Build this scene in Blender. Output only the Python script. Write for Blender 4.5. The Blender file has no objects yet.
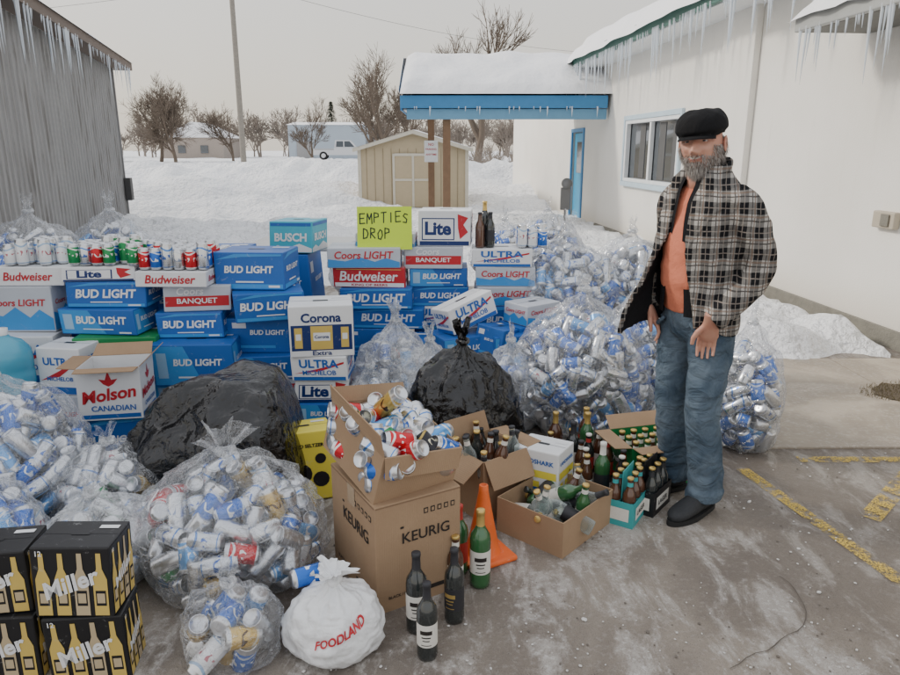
import bpy, bmesh, math, random
from math import sin, cos, pi, radians, sqrt, atan2, exp
from mathutils import Vector, Matrix, Euler, noise
import numpy as np
random.seed(7)
R = random.random
def U(a, b): return a + (b - a) * random.random()
scene = bpy.context.scene

# ------------------------------------------------------------ materials
def newmat(name):
    m = bpy.data.materials.new(name); m.use_nodes = True
    nt = m.node_tree; nt.nodes.clear()
    out = nt.nodes.new('ShaderNodeOutputMaterial')
    return m, nt, out
def lk(nt, a, b): nt.links.new(a, b)
def mathn(nt, op, a, b=None, c=None):
    n = nt.nodes.new('ShaderNodeMath'); n.operation = op
    for i, v in enumerate((a, b, c)):
        if v is None: continue
        if isinstance(v, (int, float)): n.inputs[i].default_value = v
        else: nt.links.new(v, n.inputs[i])
    return n.outputs[0]
def mixc(nt, f, a, b):
    n = nt.nodes.new('ShaderNodeMix'); n.data_type = 'RGBA'
    for s, v in ((0, f), (6, a), (7, b)):
        if isinstance(v, (int, float)): n.inputs[s].default_value = v
        elif isinstance(v, (tuple, list)): n.inputs[s].default_value = (v[0], v[1], v[2], 1)
        else: nt.links.new(v, n.inputs[s])
    return n.outputs[2]
def noisen(nt, vec, scale, detail=4, rough=.55, dist=0.0):
    n = nt.nodes.new('ShaderNodeTexNoise')
    n.inputs['Scale'].default_value = scale; n.inputs['Detail'].default_value = detail
    n.inputs['Roughness'].default_value = rough; n.inputs['Distortion'].default_value = dist
    if vec is not None: nt.links.new(vec, n.inputs['Vector'])
    return n.outputs['Fac']
def ramp(nt, f, p0, p1, smooth=True):
    n = nt.nodes.new('ShaderNodeMapRange'); n.interpolation_type = 'SMOOTHSTEP' if smooth else 'LINEAR'
    n.inputs[1].default_value = p0; n.inputs[2].default_value = p1
    nt.links.new(f, n.inputs[0]); return n.outputs[0]
def coords(nt, which='Object'):
    return nt.nodes.new('ShaderNodeTexCoord').outputs[which]
def bump(nt, h, strength=.3, dist=.01):
    n = nt.nodes.new('ShaderNodeBump'); n.inputs['Strength'].default_value = strength
    n.inputs['Distance'].default_value = dist; nt.links.new(h, n.inputs['Height']); return n.outputs[0]
def princ(nt, out, col, rough=.6, metal=0, spec=.5, nrm=None, coat=0):
    p = nt.nodes.new('ShaderNodeBsdfPrincipled')
    if isinstance(col, (tuple, list)): p.inputs['Base Color'].default_value = (col[0], col[1], col[2], 1)
    else: nt.links.new(col, p.inputs['Base Color'])
    if isinstance(rough, (int, float)): p.inputs['Roughness'].default_value = rough
    else: nt.links.new(rough, p.inputs['Roughness'])
    p.inputs['Metallic'].default_value = metal
    p.inputs['Specular IOR Level'].default_value = spec
    p.inputs['Coat Weight'].default_value = coat
    if nrm is not None: nt.links.new(nrm, p.inputs['Normal'])
    if out is not None: nt.links.new(p.outputs[0], out.inputs[0])
    return p.outputs[0]
MC = {}
def simple(name, col, rough=.6, metal=0, var=.12, nscale=8, bs=.1, bd=.004, spec=.4, coat=0, bscale=None, scuff=0):
    if name in MC: return MC[name]
    m, nt, out = newmat(name); co = coords(nt)
    f = noisen(nt, co, nscale, 4)
    c = mixc(nt, f, tuple(max(0, x * (1 - var)) for x in col), tuple(min(1, x * (1 + var)) for x in col))
    if scuff:
        s = noisen(nt, co, 22, 5, .75, .6); c = mixc(nt, mathn(nt, 'MULTIPLY', ramp(nt, s, .60, .70), scuff), c, (.5, .5, .5))
    nb = bump(nt, noisen(nt, co, bscale or nscale * 4, 3), bs, bd) if bs > 0 else None
    princ(nt, out, c, rough, metal, spec, nb, coat)
    MC[name] = m; return m

ALU = simple('aluminium', (.66, .67, .69), .28, .92, .08, 30, .05)
def canmat(name, base, acc, txt, metal=.5):
    m, nt, out = newmat(name); uv = coords(nt, 'UV')
    sp = nt.nodes.new('ShaderNodeSeparateXYZ'); lk(nt, uv, sp.inputs[0])
    u, v = sp.outputs[0], sp.outputs[1]
    w = mathn(nt, 'MULTIPLY', mathn(nt, 'SINE', mathn(nt, 'MULTIPLY', u, 2 * pi * 2)), .06)
    vv = mathn(nt, 'ADD', v, w)
    b1 = mathn(nt, 'MULTIPLY', mathn(nt, 'GREATER_THAN', vv, .76), mathn(nt, 'LESS_THAN', vv, .83))
    b2 = mathn(nt, 'LESS_THAN', v, .13)
    c = mixc(nt, mathn(nt, 'MAXIMUM', b1, b2), base, acc)
    mp = nt.nodes.new('ShaderNodeMapping'); mp.inputs['Scale'].default_value = (6, 2.6, 1); lk(nt, uv, mp.inputs[0])
    tn = noisen(nt, mp.outputs[0], 2.2, 0)
    band = mathn(nt, 'MULTIPLY', mathn(nt, 'GREATER_THAN', v, .40), mathn(nt, 'LESS_THAN', v, .58))
    t = mathn(nt, 'MULTIPLY', mathn(nt, 'GREATER_THAN', tn, .58), band)
    c = mixc(nt, t, c, txt)
    princ(nt, out, c, .26, metal, .5)
    return m
CB = canmat('can_blue', (.03, .15, .58), (.62, .68, .78), (.85, .88, .92), .45)
CB2 = canmat('can_blue_light', (.12, .38, .78), (.8, .84, .88), (.9, .9, .92), .45)
CS = canmat('can_silver', (.66, .69, .73), (.10, .25, .6), (.07, .16, .5), .85)
CS2 = canmat('can_silver_plain', (.72, .73, .74), (.6, .62, .65), (.3, .36, .5), .9)
CW = canmat('can_white', (.84, .85, .86), (.35, .5, .7), (.5, .15, .18), .1)
CR = canmat('can_red', (.6, .02, .03), (.8, .8, .8), (.9, .9, .88), .35)
CG = canmat('can_green', (.02, .28, .09), (.75, .78, .72), (.9, .9, .85), .35)
CK = canmat('can_black', (.02, .02, .025), (.5, .36, .1), (.75, .7, .5), .3)
CY = canmat('can_gold', (.66, .45, .12), (.8, .75, .6), (.1, .05, .02))
BLUEMIX = [CB] * 8 + [CB2] * 3 + [CS] * 6 + [CS2] * 5 + [CW] * 1 + [ALU] * 3
ALLMIX = [CB] * 3 + [CS] * 6 + [CS2] * 6 + [CW] * 2 + [CR] * 1 + [CG] + [CY] * 1 + [ALU] * 5 + [CB2] * 2
MULTI = [CR, CG, CK, CS, CW, CB, CR, CS, CG]

# ------------------------------------------------------------ mesh builder
class MB:
    def __init__(s):
        s.V = []; s.n = 0; s.F = []; s.FM = []; s.S = []; s.UV = []; s.mats = []
    def mi(s, m):
        if m not in s.mats: s.mats.append(m)
        return s.mats.index(m)
    def add(s, verts, faces, mat, M=None, uv=None, smooth=False):
        a = np.array([tuple(v) for v in verts], dtype=float).reshape(-1, 3) if not isinstance(verts, np.ndarray) else verts
        if M is not None:
            m = np.array(M); a = a @ m[:3, :3].T + m[:3, 3]
        s.V.append(a)
        if uv is None: uv = np.zeros((len(a), 2))
        s.UV.append(np.array(uv, dtype=float))
        o = s.n
        s.F.extend([tuple(i + o for i in f) for f in faces])
        if isinstance(mat, list):
            s.FM.extend([s.mi(m) for m in mat])
        else: s.FM.extend([s.mi(mat)] * len(faces))
        s.S.extend([smooth] * len(faces)); s.n += len(a)
    def build(s, name, loc=(0, 0, 0), rot=(0, 0, 0), parent=None):
        me = bpy.data.meshes.new(name)
        V = np.concatenate(s.V); me.from_pydata(V.tolist(), [], s.F)
        for m in s.mats: me.materials.append(m)
        me.polygons.foreach_set('material_index', s.FM); me.polygons.foreach_set('use_smooth', s.S)
        uvl = me.uv_layers.new(name='UVMap'); UV = np.concatenate(s.UV)
        li = np.zeros(len(me.loops), dtype=np.int32); me.loops.foreach_get('vertex_index', li)
        uvl.data.foreach_set('uv', UV[li].ravel())
        me.update()
        ob = bpy.data.objects.new(name, me); scene.collection.objects.link(ob)
        ob.location = loc; ob.rotation_euler = rot
        if parent: ob.parent = parent
        return ob
def empty(name, loc=(0, 0, 0), rot=(0, 0, 0)):
    e = bpy.data.objects.new(name, None); scene.collection.objects.link(e)
    e.location = loc; e.rotation_euler = rot; e.empty_display_size = .1; return e
_bc = {}
def boxgeo(w, d, h, b):
    k = (round(w, 4), round(d, 4), round(h, 4), round(b, 4))
    if k not in _bc:
        bm = bmesh.new(); bmesh.ops.create_cube(bm, size=1)
        for v in bm.verts: v.co = Vector((v.co.x * w, v.co.y * d, v.co.z * h))
        if b > 0: bmesh.ops.bevel(bm, geom=list(bm.edges), offset=b, segments=2, affect='EDGES', profile=.5)
        bm.verts.index_update()
        _bc[k] = (np.array([tuple(v.co) for v in bm.verts]), [tuple(v.index for v in f.verts) for f in bm.faces]); bm.free()
    return _bc[k]
def box(mb, lo, hi, mat, b=0.0, M=None):
    w, d, h = hi[0] - lo[0], hi[1] - lo[1], hi[2] - lo[2]
    v, f = boxgeo(w, d, h, b)
    v = v + np.array([(lo[i] + hi[i]) / 2 for i in range(3)])
    mb.add(v, f, mat, M)
def lathegeo(profile, n):
    V = []; F = []; UVs = []; m = len(profile)
    zs = [p[1] for p in profile]; z0, z1 = min(zs), max(zs)
    for j in range(n + 1):
        a = 2 * pi * j / n
        for (r, z) in profile:
            V.append((r * cos(a), r * sin(a), z)); UVs.append((j / n, (z - z0) / (z1 - z0 + 1e-9)))
    seg = []
    for j in range(n):
        for i in range(m - 1):
            a = j * m + i; F.append((a, a + m, a + m + 1, a + 1)); seg.append(i)
    return np.array(V), F, np.array(UVs), seg
CANP = [(.0, .004), (.022, .001), (.029, .004), (.033, .013), (.033, .106), (.028, .117), (.0285, .122), (.026, .121), (.025, .117), (0, .117)]
cV, cF, cUV, cS = lathegeo(CANP, 14)
def add_can(mb, M, mat, sc=1.0, tall=1.0):
    ml = [mat if s == 3 else ALU for s in cS]
    mb.add(cV * np.array([sc, sc, tall]), cF, ml, M, cUV, True)
def glass(name, col, rough=.06):
    m, nt, out = newmat(name)
    p = nt.nodes.new('ShaderNodeBsdfPrincipled'); p.inputs['Base Color'].default_value = (*col, 1)
    p.inputs['Roughness'].default_value = rough; p.inputs['Specular IOR Level'].default_value = .7
    p.inputs['Coat Weight'].default_value = .4
    lw = nt.nodes.new('ShaderNodeLayerWeight'); lw.inputs[0].default_value = .3
    c = mixc(nt, lw.outputs['Facing'], tuple(min(1, x * 2.6 + .004) for x in col), col)
    lk(nt, c, p.inputs['Base Color'])
    lk(nt, p.outputs[0], out.inputs[0]); return m
GBR = glass('glass_brown', (.035, .013, .006)); GGR = glass('glass_green', (.012, .05, .016)); GDK = glass('glass_dark', (.008, .010, .010))
def clearglass():
    m, nt, out = newmat('glass_clear')
    t = nt.nodes.new('ShaderNodeBsdfTransparent'); t.inputs[0].default_value = (.82, .88, .86, 1)
    g = princ(nt, None, (.5, .55, .55), .05, 0, .8)
    lw = nt.nodes.new('ShaderNodeLayerWeight'); lw.inputs[0].default_value = .45
    mx = nt.nodes.new('ShaderNodeMixShader'); f = mathn(nt, 'ADD', mathn(nt, 'MULTIPLY', lw.outputs['Facing'], .75), .12)
    lk(nt, f, mx.inputs[0]); lk(nt, t.outputs[0], mx.inputs[1]); lk(nt, g, mx.inputs[2]); lk(nt, mx.outputs[0], out.inputs[0]); return m
GCL = clearglass()
LBL = simple('paper_label', (.72, .70, .64), .6, 0, .1, 60); LBK = simple('label_black', (.03, .03, .035), .5)
LBR = simple('label_red', (.45, .04, .03), .5); LBT = simple('label_teal', (.05, .35, .36), .5)
GOLD = simple('gold_foil', (.6, .42, .14), .35, .6)
BEERP = [(0, .004), (.025, 0), (.030, .004), (.031, .02), (.031, .045), (.031, .115), (.031, .135), (.028, .155), (.018, .175), (.0145, .19), (.0135, .21), (.0135, .222), (.0155, .224), (.0155, .232), (.012, .234), (0, .234)]
WINEP = [(0, .008), (.03, 0), (.036, .004), (.0375, .02), (.0375, .06), (.0375, .15), (.0375, .185), (.034, .205), (.022, .225), (.0155, .24), (.0145, .27), (.0145, .285), (.016, .287), (.016, .3), (.012, .302), (0, .302)]
_bo = {'beer': lathegeo(BEERP, 18), 'wine': lathegeo(WINEP, 20)}
def add_bottle(mb, M, kind='beer', gl=None, lab=None, cap=None, sc=1.0):
    V, F, UVs, S = _bo[kind]
    ml = []
    for s in S:
        if s == 4: ml.append(lab or gl)
        elif s >= 11 and cap: ml.append(cap)
        elif s == 9 and cap and kind == 'beer': ml.append(lab or gl)
        elif s >= 9 and cap and kind == 'wine': ml.append(cap)
        else: ml.append(gl)
    mb.add(V * sc, F, ml, M, UVs, True)
def TR(x, y, z, rx=0, ry=0, rz=0): return Matrix.Translation((x, y, z)) @ Euler((rx, ry, rz)).to_matrix().to_4x4()

# ------------------------------------------------------------ text
_tx = {}
def textgeo(s, bold=.02):
    if (s, bold) in _tx: return _tx[(s, bold)]
    cu = bpy.data.curves.new('t', 'FONT'); cu.body = s; cu.resolution_u = 3; cu.offset = bold; cu.fill_mode = 'FRONT'
    ob = bpy.data.objects.new('t', cu); scene.collection.objects.link(ob)
    bpy.context.view_layer.update()
    me = bpy.data.meshes.new_from_object(ob.evaluated_get(bpy.context.evaluated_depsgraph_get()))
    V = np.array([tuple(v.co) for v in me.vertices]); F = [tuple(p.vertices) for p in me.polygons]
    bpy.data.objects.remove(ob); bpy.data.curves.remove(cu); bpy.data.meshes.remove(me)
    lo, hi = V.min(0), V.max(0); c = (lo + hi) / 2; V = V - c; W = hi[0] - lo[0]; V = V / W; H = (hi[1] - lo[1]) / W
    _tx[(s, bold)] = (V[:, :2], F, H); return _tx[(s, bold)]
def frame(face, sz):
    w, d, h = sz
    X, Y, Z = Vector((1, 0, 0)), Vector((0, 1, 0)), Vector((0, 0, 1))
    return {'front': (Vector((0, -d / 2, h / 2)), X, Z, -Y, w, h), 'right': (Vector((w / 2, 0, h / 2)), Y, Z, X, d, h),
            'left': (Vector((-w / 2, 0, h / 2)), -Y, Z, -X, d, h), 'back': (Vector((0, d / 2, h / 2)), -X, Z, Y, w, h),
            'top': (Vector((0, 0, h)), X, Y, Z, w, d)}[face]
def drect(mb, face, sz, cx, cy, w, h, mat, off=.0012, sk=0):
    O, X, Y, N, fw, fh = frame(face, sz)
    pts = [(-.5, -.5), (.5, -.5), (.5, .5), (-.5, .5)]
    V = [O + X * ((cx + p[0] * w + sk * p[1]) * fw) + Y * ((cy + p[1] * h) * fh) + N * off for p in pts]
    mb.add(V, [(0, 1, 2, 3)], mat)
def dpoly(mb, face, sz, pts, mat, off=.0016):
    O, X, Y, N, fw, fh = frame(face, sz)
    V = [O + X * (p[0] * fw) + Y * (p[1] * fh) + N * off for p in pts]
    mb.add(V, [tuple(range(len(pts)))], mat)
def dtext(mb, face, sz, s, cx, cy, width, mat, maxh=.5, off=.0026, shear=0, rot=0, bold=.02):
    O, X, Y, N, fw, fh = frame(face, sz); T, F, H = textgeo(s, bold)
    W = width * fw; hh = W * H; ys = 1
    if hh > maxh * fh:
        k = maxh * fh / hh; ys = k
        if k < .6: W *= k / .6; ys = .6
    V = []
    cr, sr = cos(rot), sin(rot)
    for (a, b) in T:
        x = a * W + shear * b * W; y = b * W * ys
        x, y = x * cr - y * sr, x * sr + y * cr
        V.append(O + X * (cx * fw + x) + Y * (cy * fh + y) + N * off)
    mb.add(V, F, mat)
C = lambda n, c, r=.42: simple('print_' + n, c, r, 0, .1, 5, .12, .004, .4, scuff=.3)
BLU = C('blue', (.018, .12, .42)); BLU2 = C('blue_mid', (.05, .27, .62)); NAV = C('navy', (.01, .03, .14)); WHT = C('white', (.76, .77, .78)); RED = C('red', (.5, .02, .03))
SIL = C('silver', (.50, .53, .58)); GRN = C('green', (.015, .24, .07)); YEL = C('yellow', (.78, .66, .08)); BLK = C('black', (.012, .012, .014)); TEA = C('teal', (.06, .42, .55))
GLD = C('gold', (.62, .45, .12)); DGN = C('darkgreen', (.01, .11, .04)); TAN = C('tan', (.5, .4, .25)); SKY_ = C('skyblue', (.3, .5, .7))
def cardboard():
    m, nt, out = newmat('cardboard'); co = coords(nt)
    n1 = noisen(nt, co, 6, 5); n2 = noisen(nt, co, 90, 2)
    c = mixc(nt, n1, (.31, .205, .125), (.43, .30, .19)); c = mixc(nt, mathn(nt, 'MULTIPLY', n2, .25), c, (.24, .15, .09))
    w = nt.nodes.new('ShaderNodeTexWave'); w.inputs['Scale'].default_value = 45; w.bands_direction = 'X'; lk(nt, co, w.inputs[0])
    princ(nt, out, c, .85, 0, .2, bump(nt, mathn(nt, 'ADD', w.outputs['Fac'], mathn(nt, 'MULTIPLY', n1, 6)), .14, .003)); return m
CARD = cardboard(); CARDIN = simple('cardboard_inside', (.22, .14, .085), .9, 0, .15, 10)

def deco(mb, sz, sch, tops=True):
    w, d, h = sz; var = R(); tw = U(.68, .84)
    for f in ('front', 'right', 'left', 'back'):
        fw = w if f in ('front', 'back') else d
        if sch == 'budlight':
            if var < .6:
                drect(mb, f, sz, 0, -.40, 1.0 - .02 / fw, .12, BLU2)
                dpoly(mb, f, sz, [(-.48, .3), (-.2, .46), (.48, .46), (.48, .41), (-.1, .38)], BLU2)
                dtext(mb, f, sz, 'BUD LIGHT', 0, .05, tw, WHT, .5, shear=.12, bold=.035)
            else:
                dpoly(mb, f, sz, [(-.485, -.46), (.1, -.46), (-.1, .46), (-.485, .46)], BLU2, .0010)
                dtext(mb, f, sz, 'BUD LIGHT', .06, .08, tw * .85, WHT, .42, shear=.12, bold=.035)
                drect(mb, f, sz, -.38, .0, .12, .6, SKY_, .0018)
            drect(mb, f, sz, 0, -.28, .4, .04, WHT, .0018)
            drect(mb, f, sz, .35, -.40, .16, .06, WHT, .0018)
        elif sch == 'budweiser':
            drect(mb, f, sz, 0, -.36, 1 - .02 / fw, .2, WHT)
            dtext(mb, f, sz, 'Budweiser', 0, .08, .8, WHT, .5, shear=.2, bold=.02)
            dtext(mb, f, sz, 'KING OF BEERS', 0, -.36, .5, RED, .12)
            drect(mb, f, sz, 0, .42, .9, .03, GLD, .0018)
        elif sch == 'budtray':
            dtext(mb, f, sz, 'Budweiser', 0, 0, .7, RED, .7, shear=.2, bold=.02)
        elif sch == 'coors':
            dpoly(mb, f, sz, [(-.49, -.46), (.49, -.46), (.49, -.2), (.3, .0), (.15, -.18), (-.05, .05), (-.25, -.15), (-.49, -.05)], BLU2)
            dtext(mb, f, sz, 'Coors LIGHT', 0, .15, .8, RED, .4, shear=.15, bold=.02)
        elif sch == 'coorsred':
            drect(mb, f, sz, 0, -.1, 1 - .02 / fw, .4, RED)
            dtext(mb, f, sz, 'Coors', -.1, .3, .4, WHT, .3, shear=.15); dtext(mb, f, sz, 'BANQUET', 0, -.1, .6, WHT, .25)
        elif sch == 'lite':
            drect(mb, f, sz, -.12, -.02, .62, .62, NAV); drect(mb, f, sz, -.12, -.02, .58, .56, WHT, .0018)
            dtext(mb, f, sz, 'Lite', -.12, -.0, .5, NAV, .5, bold=.04)
            dpoly(mb, f, sz, [(.25, .4), (.45, .3), (.36, .1), (.45, -.1), (.3, -.3), (.26, 0)], RED)
            drect(mb, f, sz, 0, -.42, 1 - .02 / fw, .12, NAV)
        elif sch == 'ultra':
            dpoly(mb, f, sz, [(-.45, -.2), (0, .02), (.45, .3), (.45, .22), (0, -.1)], RED)
            dtext(mb, f, sz, 'ULTRA', 0, .22, .7, BLU, .35, bold=.03); dtext(mb, f, sz, 'MICHELOB', 0, -.15, .6, BLU, .2)
            drect(mb, f, sz, 0, -.4, 1 - .02 / fw, .15, BLU)
        elif sch == 'corona':
            drect(mb, f, sz, 0, -.12, 1 - .02 / fw, .5, NAV); drect(mb, f, sz, 0, -.12, .34, .46, GLD, .0018)
            dtext(mb, f, sz, 'Corona', 0, .27, .62, NAV, .2, bold=.03); dtext(mb, f, sz, 'Extra', 0, -.42, .3, NAV, .09)
            for k in (-.36, .36):
                drect(mb, f, sz, k, -.12, .12, .4, GLD, .0018); drect(mb, f, sz, k, -.1, .08, .12, WHT, .0024)
            drect(mb, f, sz, 0, -.1, .26, .16, WHT, .0021); dtext(mb, f, sz, 'Corona', 0, -.1, .22, NAV, .1, .0030, bold=.03)
        elif sch == 'steam':
            dtext(mb, f, sz, 'STEAM', .05, .2, .55, WHT, .3, bold=.04); dtext(mb, f, sz, 'WHISTLE', .05, -.18, .7, WHT, .3, bold=.04)
            drect(mb, f, sz, 0, -.44, 1 - .02 / fw, .06, WHT)
        elif sch == 'molson':
            dtext(mb, f, sz, 'Molson', 0, .0, .85, RED, .32, shear=.2, rot=.12, bold=.03); dtext(mb, f, sz, 'CANADIAN', .05, -.27, .7, BLU, .12)
            dpoly(mb, f, sz, [(-.15, .3), (-.05, .28), (0, .45), (.05, .28), (.15, .3), (.08, .2), (0, .15), (-.08, .2)], RED)
            drect(mb, f, sz, 0, -.43, 1 - .02 / fw, .08, BLU)
        elif sch == 'miller':
            for k in (-.36, -.12, .12, .36):
                dpoly(mb, f, sz, [(k - .09, -.47), (k + .09, -.47), (k + .09, .05), (k + .035, .2), (k + .03, .42), (k - .03, .42), (k - .035, .2), (k - .09, .05)], GLD if k != .12 else TAN)
                drect(mb, f, sz, k, -.22, .13, .22, BLK, .0021); drect(mb, f, sz, k, -.22, .10, .14, TAN, .0025)
            dtext(mb, f, sz, 'Miller', -.0, .0, .74, WHT, .26, .0032, shear=.2, rot=.35, bold=.03)
            dtext(mb, f, sz, '12', -.38, .42, .08, WHT, .1, .0032)
        elif sch == 'busch':
            dtext(mb, f, sz, 'BUSCH', 0, .0, .75, WHT, .45, bold=.04)
            dpoly(mb, f, sz, [(-.49, -.47), (.49, -.47), (.49, -.35), (.2, -.2), (-.1, -.35), (-.3, -.25), (-.49, -.35)], WHT)
            drect(mb, f, sz, 0, .4, 1 - .02 / fw, .1, BLU)
        elif sch == 'green':
            drect(mb, f, sz, 0, 0, .75, .4, DGN); dtext(mb, f, sz, 'Premium', 0, .0, .6, WHT, .22, bold=.02)
            drect(mb, f, sz, 0, -.38, 1 - .02 / fw, .05, RED)
        elif sch == 'yellow':
            dtext(mb, f, sz, 'HARD SELTZER', 0, .3, .6, BLK, .2, bold=.04)
            for (cx, cy, r) in ((-.15, -.1, .2), (.2, -.2, .15), (.22, .1, .1)): dpoly(mb, f, sz, [(cx + r * cos(a), cy + r * .75 * sin(a)) for a in np.linspace(0, 2 * pi, 14)[:-1]], BLK)
        elif sch == 'whitebeer':
            drect(mb, f, sz, 0, .12, 1 - .02 / fw, .12, YEL); dtext(mb, f, sz, 'LANDSHARK', 0, .32, .8, BLU, .15, bold=.03)
            for k in (-.3, 0, .3): drect(mb, f, sz, k, -.2, .17, .4, YEL, .0018); drect(mb, f, sz, k, -.2, .10, .2, BLU, .0024)
        elif sch == 'blue':
            if var < .6: dtext(mb, f, sz, 'BUD LIGHT', .1, .1, .5, WHT, .4, shear=.12, bold=.035)
            else: drect(mb, f, sz, .2, 0, .3, .7, BLU2); drect(mb, f, sz, .2, 0, .1, .5, SIL, .0018)
            drect(mb, f, sz, -.1, -.32, .6, .08, BLU2, .0020); drect(mb, f, sz, -.3, .3, .2, .16, WHT)
    if tops and sch != 'budtray':
        drect(mb, 'top', sz, 0, 0, .96, .012, BLK)
        drect(mb, 'top', sz, 0, 0, .24, .11, BLK, .0016)
        drect(mb, 'top', sz, .3, .25, .25, .12, WHT, .0016)
BASE = dict(budlight=BLU, budweiser=RED, budtray=WHT, coors=SIL, coorsred=SIL, lite=WHT, ultra=WHT, corona=WHT, steam=GRN, molson=WHT, miller=BLK, busch=TEA, green=GRN, yellow=YEL, whitebeer=WHT, blue=BLU)
def flapsgeo(mb, sz, flaps, mat):
    for (f, a, L) in flaps:
        O, X, Y, N, fw, fh = frame(f, sz); dr = Y * cos(a) + N * sin(a)
        p0 = O + Y * (fh / 2) - X * (fw / 2 - .003); p1 = O + Y * (fh / 2) + X * (fw / 2 - .003)
        q0 = p0 + dr * L + X * .010; q1 = p1 + dr * L - X * .007; n = dr.cross(X).normalized() * .004
        mb.add([p0, p1, q1, q0, p0 + n, p1 + n, q1 + n, q0 + n], [(0, 1, 2, 3), (4, 5, 6, 7), (0, 1, 5, 4), (1, 2, 6, 5), (2, 3, 7, 6), (3, 0, 4, 7)], mat)
def case(x, y, z, sz, sch, rz=0, rx=0, ry=0, open_top=False, name='beer_case', jit=.09):
    mb = MB(); w, d, h = sz; body = BASE[sch]
    if open_top:
        t = .004
        box(mb, (-w / 2, -d / 2, 0), (w / 2, -d / 2 + t, h), body); box(mb, (-w / 2, d / 2 - t, 0), (w / 2, d / 2, h), body)
        box(mb, (-w / 2, -d / 2 + t, 0), (-w / 2 + t, d / 2 - t, h), body); box(mb, (w / 2 - t, -d / 2 + t, 0), (w / 2, d / 2 - t, h), body)
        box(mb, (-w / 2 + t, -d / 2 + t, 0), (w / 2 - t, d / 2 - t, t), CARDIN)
        L = .36 * min(w, d); flapsgeo(mb, sz, (('front', 1.6, L * .8), ('back', 1.0, L), ('left', 1.5, L), ('right', .8, L)), CARD)
    else:
        box(mb, (-w / 2, -d / 2, 0), (w / 2, d / 2, h), body, min(.006, h * .06))
    deco(mb, sz, sch, not open_top)
    a, b, c = U(-.07, .07), U(-.04, .04), U(-.05, .05)
    for A in mb.V: A[:, 0] += a * A[:, 2] + c * A[:, 1]; A[:, 1] += b * A[:, 2]
    return mb.build(name, (x + U(-.012, .012), y + U(-.02, .02), z), (rx, ry + U(-.008, .008), rz + U(-jit, jit)))

# ------------------------------------------------------------ bags
def filmmat(name='clear_plastic', op0=.03, op1=.5, col=(.88, .9, .92), fc=.30):
    m, nt, out = newmat(name); co = coords(nt)
    n1 = noisen(nt, co, 7, 3, .6, 1.8); n2 = noisen(nt, co, 24, 2, .6, 1.2)
    rd = mathn(nt, 'ABSOLUTE', mathn(nt, 'SUBTRACT', n1, .5)); ridge = mathn(nt, 'SUBTRACT', 1, ramp(nt, rd, .0, .022))
    h = mathn(nt, 'ADD', mathn(nt, 'ADD', n1, mathn(nt, 'MULTIPLY', n2, .4)), mathn(nt, 'MULTIPLY', ridge, .2))
    b = bump(nt, h, 1.0, .03)
    lw = nt.nodes.new('ShaderNodeLayerWeight'); lw.inputs[0].default_value = .3
    f = mathn(nt, 'ADD', mathn(nt, 'MULTIPLY', ridge, (op1 - op0) * .6), mathn(nt, 'MULTIPLY', ramp(nt, n2, .56, .78), (op1 - op0) * .3))
    f = mathn(nt, 'ADD', f, mathn(nt, 'MULTIPLY', lw.outputs['Facing'], fc))
    f = mathn(nt, 'MINIMUM', mathn(nt, 'ADD', f, op0), .92)
    t = nt.nodes.new('ShaderNodeBsdfTransparent'); t.inputs[0].default_value = (.985, .99, 1, 1)
    p = princ(nt, None, col, .3, 0, .5, b)
    mx = nt.nodes.new('ShaderNodeMixShader'); lk(nt, f, mx.inputs[0]); lk(nt, t.outputs[0], mx.inputs[1]); lk(nt, p, mx.inputs[2])
    g = nt.nodes.new('ShaderNodeBsdfGlossy'); g.inputs['Roughness'].default_value = .08; lk(nt, b, g.inputs['Normal'])
    m2 = nt.nodes.new('ShaderNodeMixShader'); m2.inputs[0].default_value = .10
    lk(nt, mx.outputs[0], m2.inputs[1]); lk(nt, g.outputs[0], m2.inputs[2]); lk(nt, m2.outputs[0], out.inputs[0]); return m
FILM = filmmat(); FILM2 = filmmat('cloudy_plastic', .25, .7, fc=.4)
def bagsolid(name, col, rough, bs=.9, sc=4.5, dist=1.0):
    m, nt, out = newmat(name); co = coords(nt)
    n1 = noisen(nt, co, sc, 2, .5, dist); n2 = noisen(nt, co, sc * 4, 3, .5, .8)
    h = mathn(nt, 'ADD', n1, mathn(nt, 'MULTIPLY', n2, .2))
    princ(nt, out, col, rough, 0, .6, bump(nt, h, bs, .06)); return m
BLKB = bagsolid('black_plastic', (.005, .005, .006), .22, .8, 6); WHB = bagsolid('white_plastic', (.82, .83, .84), .38, .4, 9)
pr = np.array([(0, 0, 0), (.1, .5, 0), (.17, .8, .03), (.27, .97, .18), (.38, 1.0, .38), (.5, .93, .58), (.6, .76, .76), (.68, .5, .89), (.75, .25, .97), (.8, .11, 1.03), (.84, .055, 1.08), (.87, .06, 1.12), (.91, .12, 1.17), (.95, .19, 1.22), (1, .25, 1.25)])
ss = np.linspace(0, 1, 300); rr_ = np.interp(ss, pr[:, 0], pr[:, 1]); zz_ = np.interp(ss, pr[:, 0], pr[:, 2])
k_ = np.ones(15) / 15
rr_ = np.convolve(np.pad(rr_, 7, 'edge'), k_, 'valid'); zz_ = np.convolve(np.pad(zz_, 7, 'edge'), k_, 'valid')
def sst(a, b, x):
    t = min(1, max(0, (x - a) / (b - a))); return t * t * (3 - 2 * t)
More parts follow.
